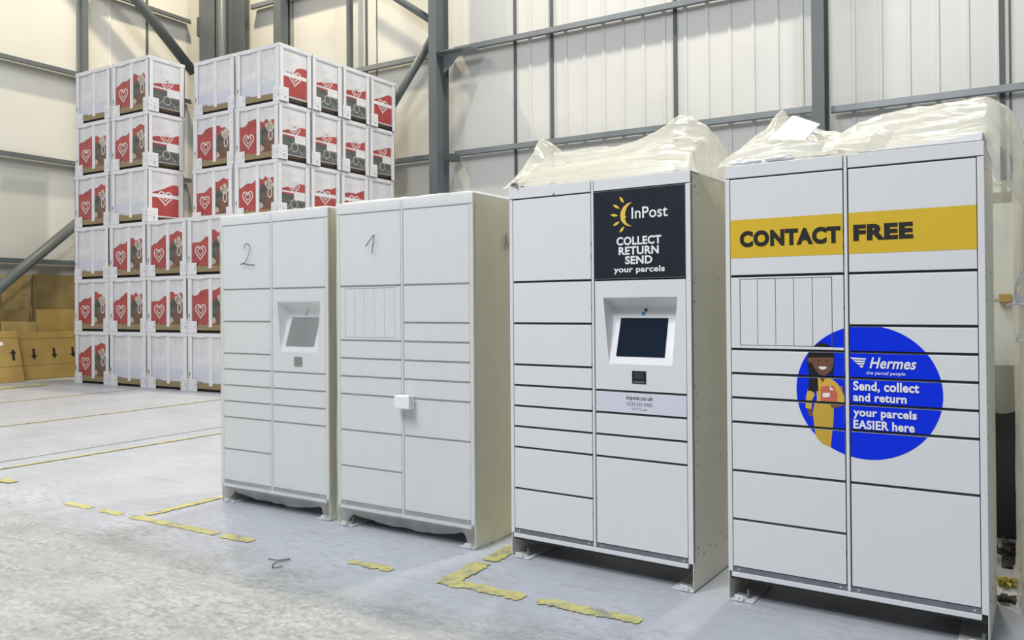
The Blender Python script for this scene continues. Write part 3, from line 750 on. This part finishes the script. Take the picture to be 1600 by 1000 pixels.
def fn3(a, b):
    v = -.004+.62*b
    lng = .04+1.0*max(0, b-.06)**.75*.75
    s = -.045+(1.125+lng)*a
    def top(u):
        hr = interp(TOP3, u)-2.104
        g = interp([(0, .012), (.08, .42), (.18, .5), (.30, .62), (.42, .9), (.5, 1), (.62, .9), (.85, .45), (1, .12)], b)
        pk = .15*max(0, 1-abs(u-.065-(b-.5)*.25)/.085)*max(0, 1-abs(b-.45)/.3)
        return 2.104+max(.0, hr*g+pk+crumple(u, v, min(1, b*6)*.9, 2.))
    E0 = 1.07
    if s <= E0: u, z = s, top(s)
    else:
        e = s-E0; zt = top(E0)
        u = E0+.045*(1-math.exp(-e*9))+.13*max(0, b-.1)*(1-math.exp(-e*3))+.02*nz(e*8, v*10, 3)
        z = zt-e*(.35+.65*min(1, e*5))+.0
    return (u, v+(.02*nz(s*4, b*5, 9) if b > .1 else 0), z)
heap3 = sheet('plastic_sheet', 2, 0, fn3, 210, 110, 'crumpled yellowish polythene heaped on the sun poster locker and hanging off its side')
def fn3b(a, b):      # the loose rolled front lip of the same heap, a second folded sheet
    u = .0+1.06*a; v = .0+.26*b
    z = 2.106+interp([(0, .004), (.2, .06), (.5, .10), (.8, .12), (1, .06)], b)*interp([(0, .2), (.06, .7), (.3, 1), (1, 1.15)], a)+crumple(u*1.4, v*2, .8*min(1, b*5), 5.5)
    return (u, v, max(2.1035, z))
m = MB(); m.grid(180, 50, fn3b, 'film_yellow'); obj('folded_lip', m, heap3, smooth=True)

TOP4 = [(-.06,2.15),(.03,2.235),(.10,2.285),(.16,2.31),(.22,2.31),(.30,2.29),(.45,2.25),(.56,2.20)]
def fn4(a, b):
    u = -.055+.56*a; v = .055+.46*b
    g = interp([(0, .10), (.12, .42), (.3, .62), (.5, 1), (.7, .85), (1, .15)], b)
    pk = .10*max(0, 1-abs(u-.185-(b-.5)*.1)/.06)*max(0, 1-abs(b-.6)/.25)
    return (u, v, 2.104+max(.001, (interp(TOP4, u)-2.104)*g+pk+crumple(u*1.5, v, min(1, b*6), 11.)))
sheet('plastic_sheet', 3, 0, fn4, 130, 90, 'crumpled polythene wrapped around the tilted foam board on the contact free locker')
TOP4R = [(.36,2.14),(.45,2.225),(.55,2.275),(.72,2.31),(.855,2.328),(1.0,2.338),(1.12,2.335),(1.4,2.30)]
def fn4r(a, b):
    v = -.006+.63*b
    if .45+.67*a > .60: v += .05*(1-b)*min(1, (.45+.67*a-.60)/.06)
    lng = .15+.32*min(1, b*2.2)
    s = .45+(.67+lng)*a
    E0 = 1.09
    def top(u):
        lead = interp([(.36, .15), (.5, .45), (.62, .02), (.7, -.15), (1.2, -.2)], u)
        g = interp([(0, max(.02, lead*.35)), (.06, .20+lead*.2), (.2, .45), (.35, .78), (.5, 1), (.7, .95), (1, .3)], b)
        return 2.104+max(.001, (interp(TOP4R, u)-2.104)*g+crumple(u*1.3, v*.8+u*.1, min(1, b*7)*.9, 21.))
    if s <= E0: u, z = s, top(s)
    else:
        e = s-E0; zt = top(E0)
        u = E0+.16*(1-math.exp(-e*7))*(.35+.65*min(1, b*2))+.02*nz(e*7, v*9, 8); z = zt-e*1.05*min(1, .25+e*3.2)+.01*nz(e*9, v*12, 1)
    return (u, v, z)
sheet('plastic_sheet', 3, 0, fn4r, 190, 110, 'shiny yellowed polythene draped over the outer top corner of the contact free locker')
def at4(u, v, z): return lp(3, u, v, z)
m = MB(); q = [(.170, 2.235), (.352, 2.205), (.402, 2.280), (.262, 2.352)]
m.hexa([at4(a, .10+.12*(b-2.2)/.15, b) for a, b in q], [at4(a+.004, .125+.12*(b-2.2)/.15, b+.012) for a, b in q], 'foam')
tag(obj('foam_board', m, bevel=.003, fix=True), 'tilted white foam board sticking out of the polythene', 'foam board')
m = MB(); q = [(.60, 2.1035), (1.086, 2.1035), (1.090, 2.138), (.90, 2.116)]
m.hexa([at4(a, .004, b) for a, b in q], [at4(a, .30, b+.012) for a, b in q], 'foam')
tag(obj('foam_sheet', m, bevel=.002, fix=True), 'thin white foam sheet under the polythene at the outer corner', 'foam sheet')
for j, (u, v, z, r, l) in enumerate([(.034, .02, 2.115, .016, 'smallest white foam crumb at the corner of the contact free locker top'), (.068, .025, 2.117, .020, 'white foam crumb between two others on the contact free locker top'), (.115, .03, 2.112, .030, 'long white foam crumb on the contact free locker top'), (.25, .03, 2.108, .035, 'flat white foam flake under the tilted foam board')]):
    bm = bmesh.new(); bmesh.ops.create_icosphere(bm, subdivisions=3, radius=r)
    for vv in bm.verts:
        vv.co *= 1+.35*noise.noise(vv.co*60+Vector((j*7, 0, 0))); vv.co.x *= 1.3+(j > 1)*.9; vv.co.z *= .85 if j < 2 else .42
    lo_ = min(vv.co.z for vv in bm.verts)
    for vv in bm.verts: vv.co.z -= lo_
    me = bpy.data.meshes.new('foam_crumb'); bm.to_mesh(me); bm.free(); me.materials.append(M['foam'])
    o = place('foam_crumb', me, None, at4(u, v, 2.1015)); tag(o, l, 'foam crumb', 'foam crumbs on the contact free locker')
# scrap of clear film by the foot of locker 4
def fs(a, b): return (.05+.16*a+.02*nz(a*4, b*3, 5), -.035-.03*b+.05*a*-.5, .004+.012*abs(nz(a*9, b*7, 2)))
o = sheet('film_scrap', 3, 0, fs, 22, 6, 'small clear film scrap by the foot of the contact free locker', 'film scrap', 'film', None)

# ------------------------------------------------------------------ wrapped locker and litter behind locker 4
rb = thing('parcel_locker', (-.42, 5.75, 0), -.02, 'wrapped locker behind the contact free locker under slack yellowish film', 'parcel locker', 'parcel lockers standing in a row')
m = MB(); m.box(0, W, .02, D, .006, H, 'gap'); obj('body', m, rb, bevel=.004)  # body coloured near-black for the shaded void under the film
for z0, z1 in ((1.45, 2.03), (1.05, 1.43)):
    obj('door', MB().box(.57, 1.06, 0, .018, z0, z1, 'white'), rb, bevel=.002); obj('door', MB().box(.03, .53, 0, .018, z0, z1, 'white'), rb, bevel=.002)
cb = thing('plastic_cover', (-.42, 5.75, 0), -.02, 'slack yellowish film hanging in folds behind the contact free locker', 'plastic cover', 'clear film covers over wrapped lockers')
def fcb(a, b):
    u = -.06+1.25*a; z = .78+.06*nz(u*9, 2, 2)+1.47*b; z = min(z, 2.16)
    v = -.05-.05*nz(u*6, z*.8, 3)-.03*nz(u*15, z*1.5, 6)-.10*max(0, 1-b*1.6)*(.5+nz(u*3, 1, 1))
    if b > .955: v += (b-.955)*8
    return (u, v, z)
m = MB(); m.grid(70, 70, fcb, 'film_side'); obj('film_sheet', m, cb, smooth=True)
ra = thing('parcel_locker', (.075, 4.42, 0), .02, 'wrapped locker standing at the very edge beyond the contact free locker', 'parcel locker', 'parcel lockers standing in a row')
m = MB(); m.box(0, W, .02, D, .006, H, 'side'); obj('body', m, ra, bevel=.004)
for z0, z1 in ((1.45, 2.03), (.95, 1.43), (.5, .93), (.17, .48)):
    obj('door', MB().box(.57, 1.06, 0, .018, z0, z1, 'white'), ra, bevel=.002); obj('door', MB().box(.03, .53, 0, .018, z0, z1, 'white'), ra, bevel=.002)
cover('plastic_cover', 'sliver of hanging film at the edge beyond the contact free locker', W, D, H, 17.2, (.075, 4.42, 0), .02, off=.022, rag=2.5)
def strap(pts, w, label):
    P = smooth_path([Vector((p[0]*.8365, 4.355+(p[1]-5.3)*.2, 1.432+(p[2]-1.432)*.8365)) for p in pts], 8); vs = []; w *= .84
    for p_ in P: vs += [(p_[0], p_[1], p_[2]), (p_[0]+.004, p_[1]+w*.3, p_[2]+w)]
    m = MB(); m.add(vs, [(2*i, 2*i+2, 2*i+3, 2*i+1) for i in range(len(P)-1)], 'strap')
    o = obj('plastic_strap', m, smooth=True); s_ = o.modifiers.new('thick', 'SOLIDIFY'); s_.thickness = .003
    return tag(o, label, 'strap', 'white straps hanging by the edge film')
strap([(.20, 5.3, 1.62), (.11, 5.3, 1.58), (.055, 5.3, 1.50), (.05, 5.32, 1.44), (.10, 5.35, 1.40), (.2, 5.35, 1.40)], .05, 'broad white plastic strap curling in front of the film at the edge')
strap([(.20, 5.25, 1.30), (.10, 5.25, 1.27), (.055, 5.26, 1.235), (.07, 5.28, 1.21), (.2, 5.28, 1.235)], .018, 'narrow white strap loop below the broad curled strap')
strap([(.12, 5.3, 1.40), (.06, 5.3, 1.415), (.0, 5.3, 1.405)], .014, 'short white strap end poking towards the contact free locker')
def tangle(c, r, n, seed, k, label, name='tape_tangle'):
    rnd = random.Random(seed); m = MB()
    for j in range(n):
        p0 = Vector((rnd.uniform(-r, r), rnd.uniform(-r, r), rnd.uniform(.01, r*.5)))
        P = [p0]
        d = Vector((rnd.uniform(-1, 1), rnd.uniform(-1, 1), 0)).normalized()
        for q in range(5):
            d = (d+Vector((rnd.uniform(-.9, .9), rnd.uniform(-.9, .9), rnd.uniform(-.4, .4)))).normalized(); np_ = P[-1]+d*r*.4; np_.z = max(.008, min(r*.6, np_.z)); P.append(np_)
        S = smooth_path(P, 5); vs = []; w = rnd.uniform(.012, .03)
        for p_ in S: vs += [Vector(p_), Vector(p_)+Vector((w*.3, w*.3, w))]
        m.add(vs, [(2*i, 2*i+2, 2*i+3, 2*i+1) for i in range(len(S)-1)], k)
    o = obj(name, m, smooth=True); o.location = c; s_ = o.modifiers.new('thick', 'SOLIDIFY'); s_.thickness = .002
    return tag(o, label, 'waste tape', 'waste tape on the floor behind the lockers')
m = MB().box(-.03, .035, 5.62, 5.76, 1.43, 1.48, 'card'); tag(obj('card_bracket', m, bevel=.003), 'small brown card bracket among the white straps', 'bracket')
tangle((-.006, 4.80, 0), .030, 16, 3, 'tape', 'crumpled yellow tape on the floor beside the contact free locker')
tangle((.0, 7.1, .0), .16, 12, 5, 'tape', 'yellow tape tangle farther back beyond the contact free locker')
tangle((.01, 5.27, .028), .08, 14, 8, 'dark_scrap', 'dark strips of waste between the two yellow tape tangles')
tangle((-.008, 4.52, 0), .028, 12, 12, 'dark_scrap', 'dark strips of waste at the outer foot of the contact free locker')
o = tangle(lp(2, .03, .03, 2.103), .022, 9, 21, 'lett_grey', 'grey twist of film at the end of the sun poster locker top', 'film_twist'); o['category'] = 'film scrap'; del o['group']
m = MB(); m.hexa([(.04, 5.55, .042), (.30, 5.50, .042), (.34, 5.68, .06), (.07, 5.69, .05)], [(.04, 5.55, .047), (.30, 5.50, .047), (.34, 5.68, .065), (.07, 5.69, .055)], 'card3')
tag(obj('card_scrap', m, fix=True), 'torn pale card scrap on the floor behind the contact free locker', 'card scrap')

# wire hook on the floor
P = smooth_path([(-3.60, 3.245, .006), (-3.53, 3.255, .006), (-3.485, 3.30, .008), (-3.47, 3.27, .01), (-3.50, 3.23, .008), (-3.50, 3.20, .006), (-3.455, 3.15, .006), (-3.42, 3.17, .008), (-3.43, 3.20, .008)], 8)
tag(obj('bent_wire', MB().tube(P, .0022, 'wire', 6), smooth=True), 'thin bent dark wire lying on the concrete before the wrapped lockers', 'wire')

# ------------------------------------------------------------------ crate stack
CW, CD, CH = 1.105, .755, 1.0
def heart(s, rot=0):
    P = []
    for i in range(41):
        t = PI*2*i/40; x = 16*math.sin(t)**3; y = 13*math.cos(t)-5*math.cos(2*t)-2*math.cos(3*t)-math.cos(4*t)
        P.append((x*s/17, y*s/17))
    return P
def heart_logo(mb, cx, cz, s, fn, k='printed_white'):
    P = heart(s); Q = heart(s*.52)
    mb.ribbon([(cx+a, cz+b) for a, b in P[2:18]], s*.17, k, fn)            # right lobe, open towards the tip
    mb.ribbon([(cx+a, cz+b) for a, b in P[19:41]], s*.17, k, fn)
    mb.ribbon([(cx+a, cz+b+.05*s) for a, b in Q[1:18]], s*.13, k, fn); mb.ribbon([(cx+a, cz+b+.05*s) for a, b in Q[21:40]], s*.13, k, fn)
def jag(a, b, za, zb, n, rnd, amp=.03):
    return [(a+(b-a)*i/n, za+(zb-za)*i/n+(rnd.uniform(-amp, amp) if 0 < i < n else 0)) for i in range(n+1)]
MC = {}
def cached(key, build):
    if key not in MC: MC[key] = build().mesh(key.split('|')[0])
    return MC[key]
def corner_mesh():
    m = MB()
    return m
def crate_parts():
    P = {}
    P['wrapped_body'] = MB().box(.02, CW-.02, .022, CD-.022, .10, .96, 'crate_film').mesh('wrapped_body')
    def lid():
        m = MB(); n = 14
        def f(a, b):
            return (-.004+(CW+.008)*a, -.006, .93+.015*abs(nz(a*3, 1, 4))+(.069-.015*abs(nz(a*3, 1, 4)))*b)
        m.box(-.003, CW+.003, -.005, CD+.005, .955, .999, 'crate_lid'); m.box(.05, CW-.05, -.003, .02, .93, .955, 'crate_lid'); m.box(CW-.02, CW+.001, .04, CD-.04, .925, .955, 'crate_lid')
        m.grid(24, 2, lambda a, b: (CW*a, -.006-.012*b*abs(nz(a*5, 2)), .957-b*(.012+.05*abs(nz(a*3.3, 7.7)))), 'crate_lid')
        m.grid(16, 2, lambda a, b: (CW+.004+.01*b*abs(nz(a*5, 4)), CD*a, .957-b*(.012+.04*abs(nz(a*3.3, 3.1)))), 'crate_lid'); return m
    P['lid'] = lid().mesh('lid')
    P['tray'] = MB().box(.10, CW-.09, .006, CD-.006, .045, .142, 'tray').box(.28, .36, .003, .006, .10, .165, 'tray').mesh('tray')
    P['pallet'] = MB().box(.05, CW-.05, .03, CD-.03, .003, .045, 'pallet').mesh('pallet')
    P['strap'] = MB().box(.545, .628, .004, .024, .10, .955, 'card_white').mesh('strap')
    for nme, x0, x1, y0, y1 in (('corner_post', 0, .105, 0, .10), ('c2', CW-.108, CW, 0, .085), ('c3', CW-.10, CW, CD-.10, CD), ('c4', 0, .1, CD-.1, CD)):
        m = MB(); m.box(x0, x1, 0 if y0 == 0 else CD-.012, .012 if y0 == 0 else CD, .004, .957, 'card_white')
        m.box(0 if x0 == 0 else CW-.012, .012 if x0 == 0 else CW, y0, y1, .004, .957, 'card_white'); P[nme] = m.mesh('corner_post')
    def lab(x0, x1, z1, side):
        m = MB(); m.box(x0, x1, -.006, -.002, .0, z1, 'card_white')
        if side: m.box(CW+.002, CW+.006, -.006, .20, .0, z1, 'card_white')
        fy = lambda a, b: (a, -.0075, b)
        for i, (a, b) in enumerate([(x0+.03, .17), (x0+.03, .12), (x0+.03, .07)]):
            m.ribbon([(a-.006, b), (a+.02, b+.002)], .012, 'mark', fy)
        cx = x1-.035; m.ribbon([(cx+.018*math.cos(t*PI/6), .10+.024*math.sin(t*PI/6)) for t in range(12)], .007, 'mark', fy, True)
        m.ribbon([(cx-.012, .155), (cx, .175), (cx+.012, .155)], .008, 'mark', fy)
        if side:
            fx = lambda a, b: (CW+.0075, a, b)
            for a, b in ((.04, .17), (.04, .10), (.12, .14), (.12, .08)): m.ribbon([(a-.012, b), (a+.012, b+.006)], .012, 'mark', fx)
            m.ribbon([(.12+.02*math.cos(t*PI/6), .07+.024*math.sin(t*PI/6)) for t in range(12)], .007, 'mark', fx, True)
        return m
    P['corner_label'] = lab(-.004, .25, .205, False).mesh('corner_label'); P['corner_label2'] = lab(CW-.165, CW, .25, True).mesh('corner_label')
    m = MB(); m.box(.035, .06, -.0025, 0, .26, .33, 'lett_grey'); m.box(.038, .057, -.003, -.0025, .20, .245, 'sun_yellow'); P['barcode'] = m.mesh('barcode')
    return P
CP = crate_parts()
def red_panel(seed):
    rnd = random.Random(seed)
    zl, zr = rnd.uniform(.52, .66), rnd.uniform(.62, .76)
    t = jag(.108, .545, zl, zr, 6, rnd, .035)
    m = MB(); m.front([(.545, .145), (.108, .145)]+t, .018, 'red')
    heart_logo(m, .325, .385, .14, lambda a, b: (a, .0165, b)); return m
def pic_panel(seed):
    rnd = random.Random(seed+50); zl, zr = rnd.uniform(.68, .76), rnd.uniform(.6, .78)
    t = jag(.628, .995, zl, zr, 5, rnd, .05); y = .018
    m = MB(); m.front([(.995, .145), (.628, .145)]+t, y, 'red')
    m.front([(.628, .22), (.80, .22), (.995, .30), (.995, .56), (.86, .62), (.70, .60), (.628, .52)], y-.001, 'pic_dark')
    m.front([(.70, .145), (.93, .145), (.985, .33), (.96, .47), (.86, .5), (.76, .42), (.72, .28)], y-.0014, 'pic_brown')
    for cx, cz, r in ((.80, .60, .05), (.88, .63, .055), (.93, .56, .05), (.84, .54, .045)):
        m.front([(cx+r*math.cos(i*PI/5+cx*9)*(1+.25*math.sin(i*3)), cz+r*math.sin(i*PI/5+cx*9)) for i in range(10)], y-.0018, 'pic_cream')
    m.ribbon([(.885+.045*math.cos(i*PI/8), .43+.085*math.sin(i*PI/8)) for i in range(16)], .022, 'printed_white', lambda a, b: (a, y-.0022, b), True)
    m.front([(.628, .18), (.66, .16), (.72, .20), (.70, .25), (.64, .28)], y-.0022, 'pic_cream')
    return m
XS = CW-.0185
def side_window(kind, seed):
    rnd = random.Random(seed+90); m = MB(); fx = lambda a, b: (XS+.0015, a, b)
    y0, y1 = .088, CD-.105
    if kind == 'promo':
        m.sideface([(y1, .475), (y0, .475)]+jag(y0, y1, rnd.uniform(.49, .55), rnd.uniform(.60, .70), 4, rnd, .04), XS, 'red')
        heart_logo(m, (y0+y1)/2+.02, .555, .13, lambda a, b: (XS+.0015, a, max(.47, b)))
        m.sideface([(y0, .43), (y1-.20, .43), (y1-.20, .33), (y0, .33)], XS+.0005, 'promo')
        m.sideface([(y0, .44), (y0+.34, .44), (y0+.34, .41), (y0, .41)], XS+.001, 'red')
        m.sideface([(y0, .11), (y1, .11), (y1, .33), (y0, .33)], XS+.0005, 'promo')
        m.sideface([(y1-.26, .32), (y1, .32), (y1, .445), (y1-.26, .445)], XS+.0012, 'crate_lid')
        cy = (y0+y1)/2+.02
        m.ribbon([(cy+.075*math.cos(i*PI/8), .25+.078*math.sin(i*PI/8)) for i in range(16)], .018, 'pic_cream', fx, True)
        m.ribbon(smooth_path([(y0+.06, .14), (y0+.16, .19), (cy-.06, .25)], 4), .012, 'pic_cream', fx)
        m.ribbon(smooth_path([(cy+.075, .25), (cy+.14, .19), (cy+.19, .12)], 4), .009, 'pic_cream', fx)
        for z in (.15, .18, .30): m.ribbon([(y0, z), (y1, z)], .005, 'mark', lambda a, b: (XS+.0010, a, b))
    elif kind == 'red':
        m.sideface([(y1, .12), (y0, .12)]+jag(y0, y1, rnd.uniform(.48, .6), rnd.uniform(.66, .74), 5, rnd, .05), XS, 'red')
        heart_logo(m, (y0+y1)/2, .46, .15, lambda a, b: (XS+.0015, a, b))
        m.sideface([(y0, .455), (y1, .455), (y1, .52), (y0, .52)], XS+.003, 'card_white')
    return m
LAYN = ['bottom layer', 'second layer up', 'third layer up', 'fourth layer up', 'fifth layer up', 'top layer']
GRP = 'wrapped display crates stacked six high'
def crate(x, y, lay, front, side, label, seed, faces=('f',)):
    root = thing('wrapped_crate', (x, y, lay*1.003+.001), random.Random(seed).uniform(-.004, .004), label, 'crate', GRP)
    for nme in ('wrapped_body', 'lid', 'tray', 'pallet'): place(nme, CP[nme], root)
    for nme in ('corner_post', 'c2', 'c3', 'c4'): place('corner_post', CP[nme], root)
    if 'f' in faces:
        place('strap', CP['strap'], root); place('corner_label', CP['corner_label'], root); place('barcode', CP['barcode'], root)
        place('corner_label', CP['corner_label2'], root)
        if front == 'g':
            place('red_panel', cached('red_panel|%d' % (seed % 5), lambda: red_panel(seed % 5)), root)
            place('picture_panel', cached('picture_panel|%d' % (seed % 4), lambda: pic_panel(seed % 4)), root)
        else:
            m = cached('inner_liner|0', lambda: MB().box(.11, .54, .0185, .021, .145, .36, 'label').box(.63, .99, .0185, .021, .145, .36, 'label'))
            place('inner_liner', m, root)
    elif 's' in faces: place('corner_label', CP['corner_label2'], root)
    if side in ('promo', 'red'):
        place('side_panel', cached('side_panel|%s%d' % (side, seed % 4), lambda: side_window(side, seed % 4)), root)
    return root
X0 = -15.53; PX = 1.128; Y0 = 9.19; PY = .79
ORD = ['first column from the flat cardboard', 'second column from the flat cardboard', 'third column from the flat cardboard', 'fourth column from the flat cardboard']
FRONT = [['g', 'b', 'b', 'b'], ['g']*4, ['b', 'g', 'g', 'g']]
for lay in range(3):
    for k in range(4):
        f = FRONT[lay][k]
        crate(X0+PX*k, Y0, lay, f, None, 'white wrapped crate, %s, %s, %s' % ('red heart panel showing' if f == 'g' else 'blank front', LAYN[lay], ORD[k]), 11+lay*7+k*3)
UP = {(3, 0): ('g', None), (3, 1): ('b', 'red'), (4, 0): ('g', None), (4, 1): ('g', 'promo'), (5, 0): ('b', None), (5, 1): ('g', 'promo')}
for (lay, k), (f, s) in UP.items():
    xx = X0+PX*k+.02*(lay-3)+(.06 if k else .02)
    crate(xx, Y0, lay, f, s, 'white wrapped crate, %s, %s, %s' % ('red heart panel showing' if f == 'g' else 'blank front', LAYN[lay], ORD[k]), 40+lay*5+k*3, ('f', 's'))
XC = [-12.99, -11.845]; YR = 9.955
SIDE = {(3, 0): 'promo', (3, 1): 'red', (3, 2): 'red', (3, 3): None, (4, 0): 'promo', (4, 1): 'promo', (4, 2): 'promo', (4, 3): 'promo', (5, 0): 'red', (5, 1): 'promo', (5, 2): 'promo', (5, 3): 'red'}
BACK = ['', 'second back from the stack corner', 'third back from the stack corner', 'last back from the stack corner']
for lay in range(3, 6):
    f = 'b' if lay == 5 else 'g'; dx = .03*(lay-3); look = 'blank front' if f == 'b' else 'red heart panel showing'
    crate(XC[0]+dx-.01, YR, lay, f, None, 'white wrapped crate, %s, %s, set back inside the notch' % (look, LAYN[lay]), 70+lay*3)
    crate(XC[1]+dx, YR, lay, f, SIDE[(lay, 0)], 'white wrapped crate, %s, %s, projecting stack corner' % (look, LAYN[lay]), 81+lay*4, ('f', 's'))
    for j in (1, 2, 3):
        s = SIDE[(lay, j)]
        crate(XC[1]+dx, YR+PY*j, lay, None, s, 'crate with %s side window, %s, %s' % ({'promo': 'dark and red', 'red': 'red', None: 'blank'}[s], LAYN[lay], BACK[j]), 97+lay*4+j*3, ('s',))
# crates that carry the upper ones, out of sight behind the front row
for lay in range(3):
    for xx, yy in [(XC[0]-.01, YR)]+[(XC[1], YR+PY*j) for j in range(4)]:
        crate(xx, yy+.02, lay, None, None, 'white wrapped crate hidden inside the lower stack', 5, ())

# ------------------------------------------------------------------ flat cartons against the cream wall
def carton(name, pts, thick, k, label, arrows=(), extra=None, group='flattened cardboard cartons by the wall'):
    """leaning flat carton: front outline pts (x,y,z) and a thickness back towards the wall"""
    root = thing(name, (0, 0, 0), 0, label, 'carton', group)
    base = Vector(pts[0]); root.location = (base.x, base.y, 0)
    m = MB(); a = [Vector(p)-Vector((base.x, base.y, 0)) for p in pts]
    m.hexa([tuple(p) for p in a], [tuple(p+Vector((-thick, 0, 0))) for p in a], k)
    obj('panel', m, root, bevel=.006, fix=True)
    e1 = a[1]-a[0]; e2 = a[3]-a[0]; n = e1.cross(e2).normalized(); n = n if n.x > 0 else -n
    def on(u, v): return a[0]+e1*u+e2*v+n*.004
    # creases
    for v in (.30, .86):
        mm = MB(); mm.add([on(.01, v), on(.99, v), on(.99, v+.008), on(.01, v+.008)], [(0, 1, 2, 3)], 'card2'); 
        if arrows: obj('crease', mm, root)
    for (u, v, s, up) in arrows:
        hgt = e2.length; wdt = e1.length; mm = MB(); d = 1 if up else -1
        sh = [(-.022, -.10*d), (.022, -.10*d), (.022, .02*d), (.055, .02*d), (0, .10*d), (-.055, .02*d), (-.022, .02*d)]
        mm.add([on(u+p[0]*s/wdt, v+p[1]*s/hgt) for p in sh], [list(range(7))], 'lett_black'); obj('arrow_mark', mm, root)
    if extra == 'sticker':
        mm = MB(); mm.add([on(.47, .71), on(.60, .71), on(.60, .78), on(.47, .78)], [(0, 1, 2, 3)], 'card_white'); obj('paper_label', mm, root)
    return root
carton('flat_carton', [(-16.60, 7.95, .004), (-16.62, 8.82, .004), (-16.80, 8.76, 1.0), (-16.78, 7.95, 1.02)], .10, 'card', 'flat brown carton with up arrows and a small white label', [(.35, .53, 1.1, 1), (.80, .53, 1.1, 1)], 'sticker')
carton('flat_carton', [(-16.86, 8.90, .004), (-16.86, 10.55, .004), (-16.98, 10.55, .96), (-16.98, 8.86, .96)], .08, 'card', 'wide flat brown carton with a row of down arrows', [(.17, .54, 1.1, 0), (.42, .54, 1.1, 0), (.66, .54, 1.1, 0), (.90, .54, 1.1, 0)])
carton('flat_carton', [(-17.068, 8.62, .004), (-17.068, 9.30, .004), (-17.072, 9.30, 1.17), (-17.072, 8.60, 1.19)], .022, 'card3', 'tall blank carton leaning between the two arrow marked cartons')
carton('flat_carton', [(-17.10, 8.0, .004), (-17.10, 9.17, .004), (-17.12, 9.17, 1.40), (-17.12, 8.0, 1.41)], .05, 'card2', 'dusty grey brown carton standing behind the up arrow carton')
carton('flat_carton', [(-17.11, 9.32, .004), (-17.11, 10.6, .004), (-17.13, 10.6, 1.42), (-17.13, 9.32, 1.43)], .06, 'card', 'plain brown carton standing behind the down arrow carton')
carton('flat_carton', [(-17.24, 8.70, .004), (-17.24, 9.27, .004), (-17.25, 9.27, 2.15), (-17.25, 8.70, 2.14)], .05, 'card3', 'tall narrow tan carton with purple stains below the low rail')
carton('flat_carton', [(-17.24, 9.33, .004), (-17.24, 10.6, .004), (-17.26, 10.6, 2.15), (-17.26, 9.33, 2.16)], .06, 'card2', 'tall wide dark carton beside the crates below the low rail')
m = MB().hexa([(-17.27, 7.9, .004), (-17.27, 8.66, .004), (-17.28, 8.66, 1.88), (-17.28, 7.9, 1.88)], [(-17.33, 7.9, .004), (-17.33, 8.66, .004), (-17.33, 8.66, 1.88), (-17.33, 7.9, 1.88)], 'bluegrey')
tag(obj('display_board', m, fix=True), 'blue grey flat board under the slanting brace at the wall', 'board')

def fdk(a, b): return (-.03+.55*a, 5.12+.56*b, .004+.022*abs(nz(a*9, b*12, 4))+.012*abs(nz(a*22, b*30, 1)))
m = MB(); m.grid(40, 60, fdk, 'dark_scrap')  # added layer, its dark colour stands in for shade on the floor
tag(obj('shade_sheet', m, smooth=True), 'crumpled dark layer added for the floor shade behind the contact free locker', 'dark sheet')
